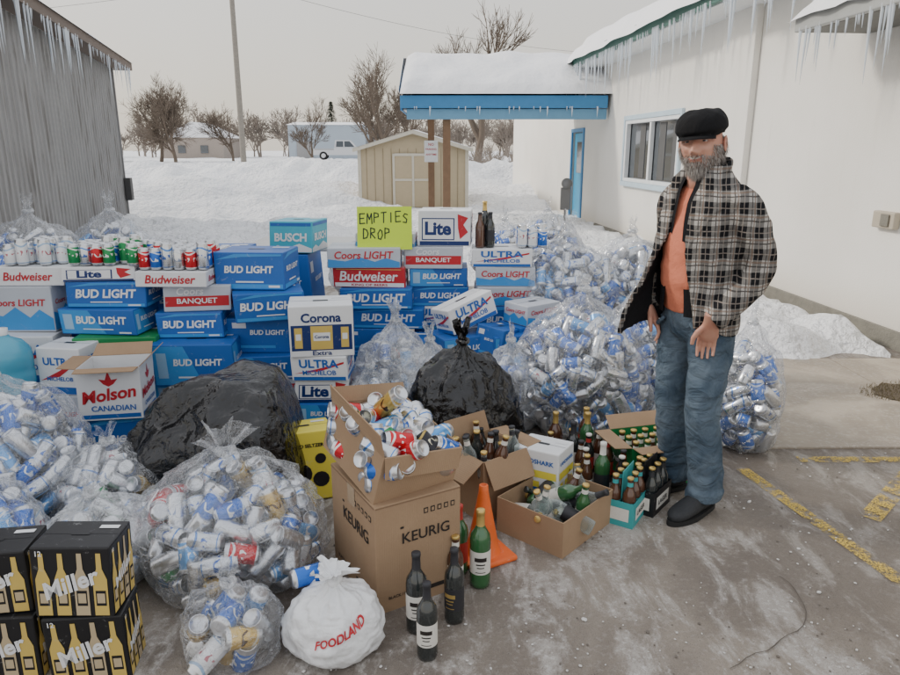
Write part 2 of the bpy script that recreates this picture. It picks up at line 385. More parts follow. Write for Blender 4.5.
def bagpt(phi, s, rx, ry, h, sd, lump=1.0, flare=1.0):
    r = float(np.interp(s, ss, rr_)); z = float(np.interp(s, ss, zz_))
    if r < .02 and s < .05: r = s * 5
    c, sn = cos(phi), sin(phi)
    q = Vector((c * r * 1.6 + sd, sn * r * 1.6, z * 2.0))
    n = noise.noise(q) * .17 + noise.noise(q * 2.7) * .085 + noise.noise(q * 6.5) * .045
    w = sst(.5, .8, s)
    pl = w * .16 * sin(9 * phi + 4 * noise.noise(q * 2)) + w * .09 * sin(21 * phi + sd)
    rr = r * (1 + n * lump * (1 - .3 * w) + pl)
    if s > .88: rr *= flare * (1 + .35 * sin(3 * phi + sd)); z += .05 * sin(4 * phi + sd * 2) * (s - .88) * 8
    return Vector((rx * rr * c, ry * rr * sn, max(0, h * z * (1 + n * .5 * lump))))
def bag(name, x, y, z, rx, ry, h, sd, skin=FILM, mix=None, ncan=0, rot=(0, 0, 0), lump=1.0, flare=1.0, seg=84, rows=66):
    random.seed(int(sd * 100)); mb = MB(); V = []; F = []
    for i in range(rows + 1):
        s = i / rows
        for j in range(seg):
            V.append(bagpt(2 * pi * j / seg, s, rx, ry, h, sd, lump, flare))
    for i in range(rows):
        for j in range(seg):
            a = i * seg + j; b = i * seg + (j + 1) % seg; F.append((a, b, b + seg, a + seg))
    mb.add(V, F, skin, None, None, True)
    kz = h * 1.075; kr = .06 * max(rx, ry) + .006
    K = []; KF = []
    for i in range(16):
        a = 2 * pi * i / 16
        for j in range(8):
            b = 2 * pi * j / 8; r2 = .013 + .004 * sin(3 * a)
            K.append(((kr + r2 * cos(b)) * cos(a), (kr + r2 * cos(b)) * sin(a), kz + r2 * sin(b) + .004 * sin(2 * a)))
    for i in range(16):
        for j in range(8): KF.append((i * 8 + j, ((i + 1) % 16) * 8 + j, ((i + 1) % 16) * 8 + (j + 1) % 8, i * 8 + (j + 1) % 8))
    mb.add(K, KF, FILM2 if skin in (FILM, FILM2) else skin, None, None, True)
    pts = []; tries = 0
    while len(pts) < ncan and tries < ncan * 50:
        tries += 1
        s = U(.08, .70); r = float(np.interp(s, ss, rr_)); zc = float(np.interp(s, ss, zz_))
        phi = U(0, 2 * pi); k = sqrt(U(.25, 1)) if R() < .3 else U(.88, 1.0)
        q = Vector((cos(phi) * r * 1.6 + sd, sin(phi) * r * 1.6, zc * 2.0)); n = noise.noise(q) * .17 * lump
        Rr = r * (1 + n)
        px = (rx * Rr - .045) * k * cos(phi); py = (ry * Rr - .045) * k * sin(phi); pz = min(max(.045, h * zc * (1 + n * .5) * (1 - .06 / h * (zc > .5))), h)
        if abs(rx * Rr) < .05: continue
        p = Vector((px, py, pz))
        if any((p - o).length < .074 for o in pts): continue
        pts.append(p)
        nrm = Vector((cos(phi), sin(phi), (zc - .4))).normalized()
        t = Vector((U(-1, 1), U(-1, 1), U(-1, 1))); t = (t - nrm * t.dot(nrm) * U(.6, 1)).normalized()
        tl = U(.95, 1.3) if R() < .85 else .6
        M = Matrix.Translation(p) @ t.to_track_quat('Z', 'Y').to_matrix().to_4x4() @ Matrix.Translation((0, 0, -.06 * tl))
        add_can(mb, M, random.choice(mix), 1.08, tl)
    return mb.build(name, (x, y, z), rot)

def open_carton(w, d, h, flaps=()):
    mb = MB(); t = .005
    box(mb, (-w / 2, -d / 2, 0), (w / 2, -d / 2 + t, h), CARD); box(mb, (-w / 2, d / 2 - t, 0), (w / 2, d / 2, h), CARD)
    box(mb, (-w / 2, -d / 2 + t, 0), (-w / 2 + t, d / 2 - t, h), CARD); box(mb, (w / 2 - t, -d / 2 + t, 0), (w / 2, d / 2 - t, h), CARD)
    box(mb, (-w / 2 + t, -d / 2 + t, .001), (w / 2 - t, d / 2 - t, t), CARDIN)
    flapsgeo(mb, (w, d, h), flaps, CARD)
    return mb

# ============================================================ WORLD / LIGHT / CAMERA
SD = Vector((-.78, .22, .50)).normalized()
w = bpy.data.worlds.new("World"); scene.world = w; w.use_nodes = True
nt = w.node_tree; nt.nodes.clear(); out = nt.nodes.new('ShaderNodeOutputWorld')
sky = nt.nodes.new('ShaderNodeTexSky'); sky.sky_type = 'NISHITA'; sky.sun_disc = False
sky.sun_elevation = math.asin(SD.z); sky.sun_rotation = atan2(SD.x, SD.y); sky.dust_density = 4; sky.air_density = 1
b1 = nt.nodes.new('ShaderNodeBackground'); lk(nt, sky.outputs[0], b1.inputs[0]); b1.inputs[1].default_value = .05
tc = nt.nodes.new('ShaderNodeTexCoord'); sp = nt.nodes.new('ShaderNodeSeparateXYZ'); lk(nt, tc.outputs['Generated'], sp.inputs[0])
g = ramp(nt, sp.outputs[2], -.02, .6)
col = mixc(nt, g, (.86, .785, .67), (1.0, 1.02, 1.06))
cl = noisen(nt, tc.outputs['Generated'], 2.2, 4, .5, .4)
col = mixc(nt, mathn(nt, 'MULTIPLY', ramp(nt, cl, .4, .7), .4), col, (1.0, .97, .92))
b2 = nt.nodes.new('ShaderNodeBackground'); lk(nt, col, b2.inputs[0]); b2.inputs[1].default_value = 1.12
ad = nt.nodes.new('ShaderNodeAddShader'); lk(nt, b1.outputs[0], ad.inputs[0]); lk(nt, b2.outputs[0], ad.inputs[1]); lk(nt, ad.outputs[0], out.inputs[0])
sl = bpy.data.lights.new('sun', 'SUN'); sl.energy = 2.3; sl.angle = radians(7); sl.color = (1, .94, .84)
so = bpy.data.objects.new('sun', sl); scene.collection.objects.link(so); so.rotation_euler = (-SD).to_track_quat('-Z', 'Y').to_euler(); so.location = (-8, 4, 12)
cam = bpy.data.cameras.new('camera'); co_ = bpy.data.objects.new('camera', cam); scene.collection.objects.link(co_)
cam.sensor_width = 36; cam.lens = 28; cam.clip_end = 2000; cam.clip_start = .05
co_.location = (0, 0, 1.62); co_.rotation_euler = (radians(90 - 15), 0, 0); scene.camera = co_

# ============================================================ GROUND
def snowmat():
    m, nt, out = newmat('snow'); co = coords(nt)
    n = noisen(nt, co, .6, 5); n2 = noisen(nt, co, 7, 5)
    c = mixc(nt, ramp(nt, n, .35, .75), (.90, .91, .92), (.82, .83, .86))
    c = mixc(nt, mathn(nt, 'MULTIPLY', ramp(nt, n2, .6, .78), .25), c, (.5, .48, .45))
    princ(nt, out, c, .7, 0, .3, bump(nt, mathn(nt, 'ADD', n2, mathn(nt, 'MULTIPLY', n, 2)), .9, .16)); return m
SNOW = snowmat()
def roofsnow():
    m, nt, out = newmat('roof_snow'); co = coords(nt); n2 = noisen(nt, co, 4, 5)
    princ(nt, out, mixc(nt, n2, (.82, .83, .86), (.89, .89, .9)), .65, 0, .3, bump(nt, n2, .5, .08)); return m
RSNOW = roofsnow()
def drive():
    m, nt, out = newmat('icy_asphalt'); co = coords(nt)
    mp = nt.nodes.new('ShaderNodeMapping'); mp.inputs['Scale'].default_value = (1.0, .45, 1); mp.inputs['Rotation'].default_value = (0, 0, .5); lk(nt, co, mp.inputs[0])
    a = noisen(nt, co, .9, 6, .6, .6); b = noisen(nt, mp.outputs[0], 5.5, 9, .7, .5); f = noisen(nt, co, 55, 4, .65); g = noisen(nt, co, 240, 2)
    sp = nt.nodes.new('ShaderNodeSeparateXYZ'); lk(nt, co, sp.inputs[0])
    side = ramp(nt, mathn(nt, 'ADD', sp.outputs[0], mathn(nt, 'MULTIPLY', a, 1.2)), 1.4, 2.4)   # drier, darker away from the trodden ice
    c = mixc(nt, ramp(nt, a, .36, .60), (.30, .26, .215), (.155, .13, .11))
    bb = ramp(nt, b, .47, .62)
    c = mixc(nt, mathn(nt, 'MULTIPLY', bb, .85), c, (.47, .44, .405))
    c = mixc(nt, mathn(nt, 'MULTIPLY', ramp(nt, f, .52, .66), mathn(nt, 'ADD', mathn(nt, 'MULTIPLY', bb, .6), .12)), c, (.62, .60, .58))
    c = mixc(nt, mathn(nt, 'MULTIPLY', side, .5), c, (.17, .145, .12))
    c = mixc(nt, mathn(nt, 'MULTIPLY', ramp(nt, g, .56, .7), .55), c, (.07, .06, .055))
    wet = ramp(nt, a, .48, .62); ro = mathn(nt, 'SUBTRACT', .85, mathn(nt, 'MULTIPLY', wet, .55))
    h = mathn(nt, 'ADD', mathn(nt, 'MULTIPLY', b, 1.8), mathn(nt, 'ADD', mathn(nt, 'MULTIPLY', f, .6), mathn(nt, 'MULTIPLY', g, .2)))
    princ(nt, out, c, ro, 0, .4, bump(nt, h, .7, .018)); return m
DRV = drive()
def concrete():
    m, nt, out = newmat('sidewalk_concrete'); co = coords(nt)
    a = noisen(nt, co, 1.3, 6, .6, .8); b = noisen(nt, co, 40, 5)
    c = mixc(nt, ramp(nt, a, .38, .6), (.44, .385, .31), (.25, .21, .165)); c = mixc(nt, mathn(nt, 'MULTIPLY', ramp(nt, b, .5, .7), .4), c, (.5, .47, .42))
    princ(nt, out, c, mathn(nt, 'SUBTRACT', .8, mathn(nt, 'MULTIPLY', ramp(nt, a, .45, .62), .55)), 0, .4, bump(nt, b, .3, .006)); return m
CONC = concrete()
def sheet(name, pts, z, mat):
    mb = MB(); mb.add([(p[0], p[1], z) for p in pts], [tuple(range(len(pts)))], mat); return mb.build(name)
sheet('ground', [(-700, -300), (700, -300), (700, 1200), (-700, 1200)], 0, SNOW)
sheet('driveway', [(-8, -4), (8, -4), (8, 9.5), (-8, 9.5)], .004, DRV)
mb = MB()
CR_ = simple('joint_dirt', (.11, .095, .08), .9)
for (x0, x1, y0, y1) in [(1.75, 3.02, 3.62, 5.35), (3.03, 4.1, 3.62, 5.35)]:
    box(mb, (x0, y0, -.05), (x1, y1, .016), CONC, .006)
mb.build('sidewalk')
mb = MB(); random.seed(77); GRS = simple('dead_grass', (.16, .13, .06), .95, 0, .5, 30, .6, .02)
V = [(3.3, 4.5, .0225)] + [(3.3 + (.42 + .12 * noise.noise(Vector((cos(a) * 2, sin(a) * 2, 5)))) * cos(a), 4.5 + .2 * (1 + .5 * noise.noise(Vector((cos(a) * 3, sin(a) * 3, 1)))) * sin(a), .0205) for a in np.linspace(0, 2 * pi, 40)[:-1]]
mb.add(V, [(0, i, i % 39 + 1) for i in range(1, 40)], simple('bare_soil', (.12, .095, .065), .95, 0, .4, 40, .6, .02))
for i in range(900):
    a = U(0, 6.28); r = sqrt(R()) * 1.15; x = 3.3 + .45 * r * cos(a); y = 4.5 + .21 * r * sin(a); h = U(.01, .04); dx, dy = U(-.02, .02), U(-.02, .02)
    mb.add([(x - .002, y, .02), (x + .002, y, .02), (x + dx, y + dy, .02 + h)], [(0, 1, 2)], GRS)
mb.build('dead_grass_patch')
def paintmat():
    m, nt, out = newmat('yellow_paint'); co = coords(nt); n = noisen(nt, co, 13, 6, .75); n2 = noisen(nt, co, 110, 3)
    f = mathn(nt, 'MULTIPLY', ramp(nt, n, .42, .55), ramp(nt, n2, .36, .55))
    p = princ(nt, None, mixc(nt, n2, (.52, .36, .05), (.62, .44, .10)), .7); t = nt.nodes.new('ShaderNodeBsdfTransparent')
    mx = nt.nodes.new('ShaderNodeMixShader'); lk(nt, f, mx.inputs[0]); lk(nt, t.outputs[0], mx.inputs[1]); lk(nt, p, mx.inputs[2]); lk(nt, mx.outputs[0], out.inputs[0]); return m
PAINT = paintmat()
mb = MB()
def strip(a, b, wd, z=.009):
    a = Vector((a[0], a[1], z)); b = Vector((b[0], b[1], z)); n = (b - a).cross(Vector((0, 0, 1))).normalized() * wd / 2
    mb.add([a - n, b - n, b + n, a + n], [(0, 1, 2, 3)], PAINT)
strip((1.53, 3.36), (1.87, 1.8), .07); strip((1.88, 3.48), (3.2, 3.46), .07); strip((1.90, 2.85), (2.5, 3.43), .09, .0095); strip((1.98, 2.72), (2.6, 3.32), .06, .0100)
mb.build('painted_markings')
mb = MB(); random.seed(5)
for (x, y, a, n) in [(1.5, 3.6, -.1, 22), (1.3, 3.58, 1.5, 10), (.9, 1.9, .5, 8)]:
    p = Vector((x, y, .0085)); w0 = .001
    for i in range(n * 2):
        w1 = U(.0008, .0026); q = p + Vector((cos(a), sin(a), 0)) * .045; wn = Vector((-sin(a), cos(a), 0)); mb.add([p - wn * w0, q - wn * w1, q + wn * w1, p + wn * w0], [(0, 1, 2, 3)], CR_); p = q; w0 = w1; a += U(-.4, .4)
mb.build('pavement_cracks')
mb = MB(); ICE = simple('ice_chips', (.62, .61, .59), .5); GRV = simple('gravel_bits', (.16, .14, .12), .9)
bmi = bmesh.new(); bmesh.ops.create_icosphere(bmi, subdivisions=1, radius=1); iV = np.array([tuple(v.co) for v in bmi.verts]); iF = [tuple(v.index for v in f.verts) for f in bmi.faces]; bmi.free()
for i in range(2600):
    y = 1.3 + 3 * R() ** 1.6; x = U(-.5, 2.6); s = U(.0015, .005) * (2.4 if R() < .06 else 1)
    if noise.noise(Vector((x * 2.2, y * 2.2, 3))) < .0 + U(-.2, .2): continue
    mb.add(iV * np.array([s * U(.7, 1.5), s * U(.7, 1.5), s * U(.4, .8)]), iF, ICE if R() < .6 else GRV, TR(x, y, .008, 0, 0, U(0, 6)))
mb.build('gravel')

# snow banks
def G(c, x, y, sx, sy): return exp(-((x - c[0]) / sx) ** 2 - ((y - c[1]) / sy) ** 2)
def bankh(x, y):
    n = noise.fractal(Vector((x * .35, y * .35, 0)), .8, 2, 5); n2 = noise.fractal(Vector((x * 1.3, y * 1.3, 4)), .8, 2, 4)
    h = .12 * sst(8.0, 9.5, y)
    ridge = exp(-((y - 28 - 1.5 * noise.noise(Vector((x * .12, 0, 0)))) / 2.6) ** 2)
    h += (1.0 + .40 * n) * ridge
    h += .45 * sst(30, 45, y)
    h += .75 * G((-7.2, 19.5), x, y, 2.3, 1.8) + .65 * G((-3.9, 20.5), x, y, 1.8, 1.3) + .5 * G((-1.9, 22.6), x, y, 2.2, 1.5) + .5 * G((3, 23), x, y, 2.2, 1.5)
    h += .5 * G((-9, 15), x, y, 1.5, 3.0) + .3 * G((-3, 12), x, y, 1.5, .8)
    h += (.17 * n2 + .09 * n) * sst(8.0, 11, y)
    for t0 in (14.2, 15.6): h -= .10 * exp(-((y - t0 - .05 * x) / .18) ** 2)
    return h - .03
mb = MB(); xs = np.concatenate([np.arange(-60, -24, 1.5), np.arange(-24, 8, .26), np.arange(8, 50, 2)]); ys = np.concatenate([np.arange(8, 34, .2), np.arange(34, 130, 2.5)])
V = [(x, y, bankh(x, y)) for y in ys for x in xs]; nx = len(xs); F = [(j * nx + i, j * nx + i + 1, (j + 1) * nx + i + 1, (j + 1) * nx + i) for j in range(len(ys) - 1) for i in range(nx - 1)]
mb.add(V, F, SNOW, None, None, True); mb.build('snow_bank')
def wallx(y): return 4.186 - .08 * y
mb = MB(); V = []; ys2 = np.arange(5.2, 14.5, .1); xs2 = np.arange(1.3, 4.0, .08)
for y in ys2:
    for x in xs2:
        e = min(sst(5.3, 5.75, y + .25 * noise.noise(Vector((x * 2, 0, 1)))), sst(.05, .4, wallx(y) - x + .08 * noise.noise(Vector((y * 2, 0, 0)))), sst(0, .35, x - (2.25 - .45 * sst(5.5, 8, y)) + .2 * noise.noise(Vector((y * 1.5, 3, 0)))))
        V.append((x, y, -.03 + e * (.20 + .12 * noise.fractal(Vector((x * 2.2, y * 2.2, 9)), .8, 2, 5))))
nx = len(xs2); mb.add(V, [(j * nx + i, j * nx + i + 1, (j + 1) * nx + i + 1, (j + 1) * nx + i) for j in range(len(ys2) - 1) for i in range(nx - 1)], SNOW, None, None, True); mb.build('snow_patch')

# ============================================================ WHITE BUILDING
def stucco():
    m, nt, out = newmat('white_stucco'); co = coords(nt); a = noisen(nt, co, .7, 5); b = noisen(nt, co, 60, 4)
    sp = nt.nodes.new('ShaderNodeSeparateXYZ'); lk(nt, co, sp.inputs[0])
    mp = nt.nodes.new('ShaderNodeMapping'); mp.inputs['Scale'].default_value = (3, 3, .25); lk(nt, co, mp.inputs[0]); st = noisen(nt, mp.outputs[0], 2.5, 5)
    c = mixc(nt, ramp(nt, a, .3, .7), (.82, .80, .75), (.75, .73, .68))
    c = mixc(nt, mathn(nt, 'MULTIPLY', ramp(nt, st, .55, .8), .3), c, (.6, .57, .5))
    low = mathn(nt, 'SUBTRACT', 1, ramp(nt, mathn(nt, 'ADD', sp.outputs[2], mathn(nt, 'MULTIPLY', a, .3)), .1, .75))
    c = mixc(nt, mathn(nt, 'MULTIPLY', low, .5), c, (.5, .44, .34))
    princ(nt, out, c, .85, 0, .2, bump(nt, mathn(nt, 'ADD', b, a), .35, .008)); return m
STU = stucco(); FND = simple('foundation_concrete', (.2, .19, .16), .9, 0, .3, 12, .4, .02)
GRNT = simple('green_trim', (.06, .16, .13), .5); BLUT = simple('blue_trim', (.05, .22, .45), .5, 0, .1); WTR = simple('white_trim', (.75, .77, .78), .5)
WGL = glass('window_glass', (.03, .035, .04)); DKR = simple('dark_roof', (.06, .06, .06), .8)
wb = empty('white_building', (4.186, 0, 0), (0, 0, radians(4.57)))
mb = MB()
box(mb, (0, 1, 0), (.3, 10.6, 3.25), STU); box(mb, (0, 10.6, 0), (.3, 13.0, 1.08), STU); box(mb, (0, 10.6, 2.12), (.3, 13.0, 3.25), STU); box(mb, (0, 13.0, 0), (.3, 14.7, 3.25), STU)
box(mb, (.15, 14.7, 0), (.4, 16.45, 3.0), STU); box(mb, (.15, 16.45, 2.05), (.4, 17.5, 3.0), STU); box(mb, (.15, 17.5, 0), (.4, 26, 3.0), STU); box(mb, (.3, 14.4, 0), (9, 14.7, 3.25), STU)
mb.add([(.3, 14.69, 3.25), (9.3, 14.69, 3.25), (4.6, 14.69, 5.3)], [(0, 1, 2)], STU)
box(mb, (-.08, 8.5, 0), (-.001, 9.3, 3.2), STU, .01)
box(mb, (.4, 14.7, 2.9), (7, 26, 3.0), DKR)
mb.build('walls', parent=wb)
mb = MB(); box(mb, (-.03, 1, 0), (-.002, 8.499, .16), FND, .006); box(mb, (-.03, 9.301, 0), (-.002, 14.72, .16), FND, .006); box(mb, (-.11, 8.5, 0), (-.082, 9.3, .16), FND, .006); mb.build('foundation', parent=wb)
mb = MB(); a0, a1, z0, z1 = 10.6, 13.0, 1.08, 2.12; PBT = simple('pale_blue_trim', (.5, .62, .7), .5)
for (a, b_) in (((-.03, a0 - .03, z0), (.05, a0 + .05, z1)), ((-.03, a1 - .05, z0), (.05, a1 + .03, z1)), ((-.03, a0 + .05, z1 - .06), (.05, a1 - .05, z1)), ((-.03, a0 + .05, z0), (.05, a1 - .05, z0 + .06)), ((-.015, 11.78, z0 + .06), (.05, 11.86, z1 - .06))): box(mb, a, b_, WTR, .006)
for (a, b_) in (((-.045, a0 - .10, z0 - .05), (.02, a0 - .031, z1 + .08)), ((-.045, a1 + .031, z0 - .05), (.02, a1 + .10, z1 + .08)), ((-.045, a0 - .03, z1 + .001), (.02, a1 + .03, z1 + .08)), ((-.075, a0 - .03, z0 - .08), (.02, a1 + .03, z0 - .001))): box(mb, a, b_, PBT, .005)
box(mb, (.06, a0, z0), (.08, a1, z1), WGL)
for yy in (10.75, 11.3, 12.2): box(mb, (.052, yy, z0 + .08), (.058, yy + .25, z1 - .08), simple('curtain', (.10, .10, .10), .9))
mb.build('window', parent=wb)
mb = MB(); box(mb, (.2, 16.5, 0.02), (.25, 17.45, 2.0), simple('blue_door', (.05, .32, .55), .45), .01); box(mb, (.12, 16.4, 0), (.15, 16.5, 2.1), BLUT); box(mb, (.12, 17.45, 0), (.15, 17.55, 2.1), BLUT); box(mb, (.12, 16.5, 2.02), (.149, 17.45, 2.1), BLUT)
box(mb, (.19, 16.75, 1.1), (.198, 17.2, 1.8), WGL); mb.build('door', parent=wb)
mb = MB(); sl_ = .47
box(mb, (-.5, 1, 3.19), (0, 15.6, 3.22), WTR)
box(mb, (-.56, 1, 3.2), (-.502, 15.62, 3.40), GRNT, .008)
mb.add([(-.56, 1, 3.38), (5, 1, 3.38 + 5.56 * sl_), (5, 15.6, 3.38 + 5.56 * sl_), (-.56, 15.6, 3.38)], [(0, 1, 2, 3)], DKR)
mb.add([(-.5, 15.63, 3.19), (5, 15.63, 3.22 + 5.5 * sl_), (5, 15.63, 3.4 + 5.5 * sl_), (-.56, 15.63, 3.41)], [(0, 1, 2, 3)], GRNT)
mb.build('roof', parent=wb)
mb = MB(); V = []; nys = 120; nxs = 24
for j in range(nys + 1):
    y = 1 + (14.75) * j / nys
    for i in range(nxs + 1):
        u = i / nxs; x = -.66 + .1 * noise.noise(Vector((y * 1.3, 0, 0))) + 5.6 * u; ed = min(1, u * 12); ed = sqrt(ed * (2 - ed)); e2 = min(1, (nys - j) / 3)
        V.append((x, y, 3.34 + max(0, x + .56) * sl_ + (.24 + .12 * noise.noise(Vector((x * 1.2, y * 1.2, 2)))) * ed * sqrt(e2) - .06 * (u < .01)))
mb.add(V, [(j * (nxs + 1) + i, j * (nxs + 1) + i + 1, (j + 1) * (nxs + 1) + i + 1, (j + 1) * (nxs + 1) + i) for j in range(nys) for i in range(nxs)], RSNOW, None, None, True); mb.build('roof_snow_cover', parent=wb)
mb = MB(); box(mb, (-.62, 2.0, 2.60), (-.01, 6.6, 2.64), simple('soffit_grey', (.16, .16, .15), .7)); box(mb, (-.68, 2.0, 2.6), (-.622, 6.62, 2.73), simple('gutter', (.35, .36, .35), .45), .01)
mb.build('low_eave', parent=wb)
mb = MB(); V = []
for j in range(61):
    y = 2 + 4.7 * j / 60
    for i in range(13):
        u = i / 12; x = -.72 + .05 * noise.noise(Vector((y * 3, 0, 0))) + .72 * u; ed = sqrt(min(1, u * 6)); V.append((x, y, 2.7 + .16 * ed * sqrt(min(1, (60 - j) / 5)) + u * .2 * min(1, (60 - j) / 5) + .04 * noise.noise(Vector((x * 4, y * 4, 2)))))
mb.add(V, [(j * 13 + i, j * 13 + i + 1, (j + 1) * 13 + i + 1, (j + 1) * 13 + i) for j in range(60) for i in range(12)], RSNOW, None, None, True); mb.build('low_eave_snow', parent=wb)
mb = MB(); UBX = simple('utility_box_tan', (.45, .4, .32), .6)
box(mb, (-.06, 5.85, .98), (-.002, 6.12, 1.12), UBX, .01); box(mb, (-.075, 5.9, 1.0), (-.061, 6.0, 1.1), FND, .004); mb.build('outlet_box', parent=wb)
def icemat():
    m, nt, out = newmat('icicle_ice'); t = nt.nodes.new('ShaderNodeBsdfTransparent'); t.inputs[0].default_value = (.9, .95, 1, 1)
    p = princ(nt, None, (.8, .85, .9), .1, 0, .8); mx = nt.nodes.new('ShaderNodeMixShader'); mx.inputs[0].default_value = .6
    lk(nt, t.outputs[0], mx.inputs[1]); lk(nt, p, mx.inputs[2]); lk(nt, mx.outputs[0], out.inputs[0]); return m
ICI = icemat()
def icicles(pa, pb, n, lmin, lmax, name, parent=None, r0=.014):
    mb = MB(); pa = Vector(pa); pb = Vector(pb)
    for i in range(n):
        p = pa.lerp(pb, R()); L = lmin + (lmax - lmin) * R() ** 2.2; r = r0 * (.5 + L / lmax)
        V, F, UVs, S = lathegeo([(r, 0.02), (r * .8, -L * .25), (r * .5, -L * .6), (.001, -L)], 7)
        mb.add(V, F, ICI, TR(p.x, p.y, p.z, U(-.03, .03), U(-.03, .03)), UVs, True)
    return mb.build(name, parent=parent)
random.seed(3)
icicles((-.56, 6.5, 3.22), (-.56, 15.6, 3.22), 150, .06, .75, 'icicles', wb, .016)
icicles((-.67, 3.5, 2.61), (-.67, 6.6, 2.61), 70, .05, .55, 'eave_icicles', wb, .010)

# ============================================================ CANOPY
ec = empty('entrance_canopy'); BRN = simple('brown_wood', (.2, .12, .07), .7, 0, .25, 10, .3, .01)
mb = MB(); x0, x1, y0, y1, zb, zt, zr = -.95, 3.0, 14.0, 17.4, 2.23, 2.62, 3.4; ym = (y0 + y1) / 2
box(mb, (x0, y0, zb + .16), (x1, y0 + .04, zt), BLUT, .006); box(mb, (x0 + .12, y0 + .06, zb - .04), (x1, y0 + .2, zb + .15), simple('blue_beam', (.14, .32, .48), .6), .006)
box(mb, (x0 + .001, y0 + .041, zb + .12), (x0 + .04, y1, zt - .004), BLUT); box(mb, (x0 + .05, y0 + .2, zb + .13), (x1, y1, zb + .16), WTR)
box(mb, (x0, y1, zb + .12), (x1, y1 + .04, zt), BLUT)
mb.add([(x0 + .05, y0 + .05, zt), (x0 + .05, y1 - .05, zt), (x0 + .05, ym, zr)], [(0, 1, 2)], WTR)
for sgn in (0, 1):
    ya = y0 if sgn == 0 else y1
    mb.add([(x0 - .02, ya, zt), (x0 - .02, ym, zr), (x0 - .02, ym, zr + .1), (x0 - .02, ya, zt + .1)], [(0, 1, 2, 3)], BLUT)
    mb.add([(x0 - .02, ya, zt + .02), (x1 + .3, ya, zt + .02), (x1 + .3, ym, zr + .08), (x0 - .02, ym, zr + .08)], [(0, 1, 2, 3)], DKR)
mb.build('canopy_roof', parent=ec)
mb = MB(); V = []; n1, n2 = 60, 30
for i in range(n1 + 1):
    x = x0 + .0 + (x1 + .3 - x0) * i / n1
    for j in range(n2 + 1):
        v = j / n2; y = y0 - .07 + (y1 - y0 + .14) * v; bz = zt + .03 + (zr - zt) * (1 - abs(v - .5) * 2)
        e = min(1, i / 3.0, v * 12, (1 - v) * 12); V.append((x, y + .05 * noise.noise(Vector((x * 2, 0, 3))), bz + (.17 + .09 * noise.noise(Vector((x * 1.5, y * 1.5, 0)))) * sqrt(e) - .005))
mb.add(V, [(i * (n2 + 1) + j, (i + 1) * (n2 + 1) + j, (i + 1) * (n2 + 1) + j + 1, i * (n2 + 1) + j + 1) for i in range(n1) for j in range(n2)], RSNOW, None, None, True); mb.build('canopy_snow', parent=ec)
mb = MB()
for (px, py) in ((-.06, 14.25), (-.42, 16.2), (-.1, 17.2)): box(mb, (px - .07, py - .07, 0), (px + .07, py + .07, zb + .13), BRN, .008)
mb.build('posts', parent=ec)
icicles((x0, y0 - .02, zb + .17), (x1, y0 - .02, zb + .17), 18, .04, .2, 'canopy_icicles', ec)
mb = MB(); sz = (.3, .01, .46); box(mb, (-.15, -.005, 0), (.15, .005, .46), WTR, .002)
dtext(mb, 'front', sz, 'NO', 0, .32, .4, RED, .2); dtext(mb, 'front', sz, 'PARKING', 0, .1, .8, RED, .2); dtext(mb, 'front', sz, 'ANYTIME', 0, -.15, .8, RED, .2); mb.build('parking_sign', (-.42, 16.1, 1.36))
mb = MB(); MTR = simple('meter_grey', (.2, .2, .2), .5, .4)
V, F, uvs, s_ = lathegeo([(0, 0), (.1, 0), (.11, .03), (.11, .1), (.09, .14), (0, .15)], 16); mb.add(V, F, MTR, TR(2.42, 14.9, .95, pi / 2), uvs, True); box(mb, (2.32, 14.9, .4), (2.52, 15.0, .86), MTR, .01); box(mb, (2.40, 14.92, 0), (2.44, 14.96, .4), MTR)
mb.build('gas_meter')

# ============================================================ METAL SHED (left)
def corr():
    m, nt, out = newmat('galvanised_siding'); co = coords(nt); a = noisen(nt, co, 1.2, 5)
    mp = nt.nodes.new('ShaderNodeMapping'); mp.inputs['Scale'].default_value = (2, 4, .3); lk(nt, co, mp.inputs[0]); b = noisen(nt, mp.outputs[0], 4, 5)
    c = mixc(nt, a, (.20, .20, .20), (.30, .30, .30)); c = mixc(nt, mathn(nt, 'MULTIPLY', ramp(nt, b, .48, .7), .7), c, (.11, .10, .09))
    princ(nt, out, c, .5, .3, .5, bump(nt, b, .1, .01)); return m
COR = corr()
ms = empty('metal_shed', (-7.5, 16.5, 0), (0, 0, atan2(.262, 1)))
mb = MB(); V = []; y = 0.0; prof_ = []
while y > -14:
    prof_ += [(0, y), (0, y - .13), (.022, y - .15), (.022, y - .18)]; y -= .2
for (px, py) in prof_: V += [(px, py, 0), (px, py, 3.36)]
mb.add(V, [(2 * i, 2 * i + 2, 2 * i + 3, 2 * i + 1) for i in range(len(prof_) - 1)], COR)
prof_ = []; x = 0.0
while x > -8: prof_ += [(x, .0), (x - .13, .0), (x - .15, .022), (x - .18, .022)]; x -= .2
V = []
for (px, py) in prof_: V += [(px, py, 0), (px, py, 3.36)]
mb.add(V, [(2 * i, 2 * i + 2, 2 * i + 3, 2 * i + 1) for i in range(len(prof_) - 1)], COR)
box(mb, (-.02, -.03, 0), (.035, .035, 3.36), COR)
mb.add([(0, -14, 0), (-8, -14, 0), (-8, -14, 3.36), (0, -14, 3.36)], [(0, 1, 2, 3)], COR)
mb.build('siding', parent=ms)
mb = MB(); FAS = simple('shed_fascia', (.14, .11, .09), .8)
box(mb, (-.0, -14, 3.37), (.34, .35, 3.40), FAS); box(mb, (.34, -14, 3.36), (.38, .38, 3.52), FAS, .006)
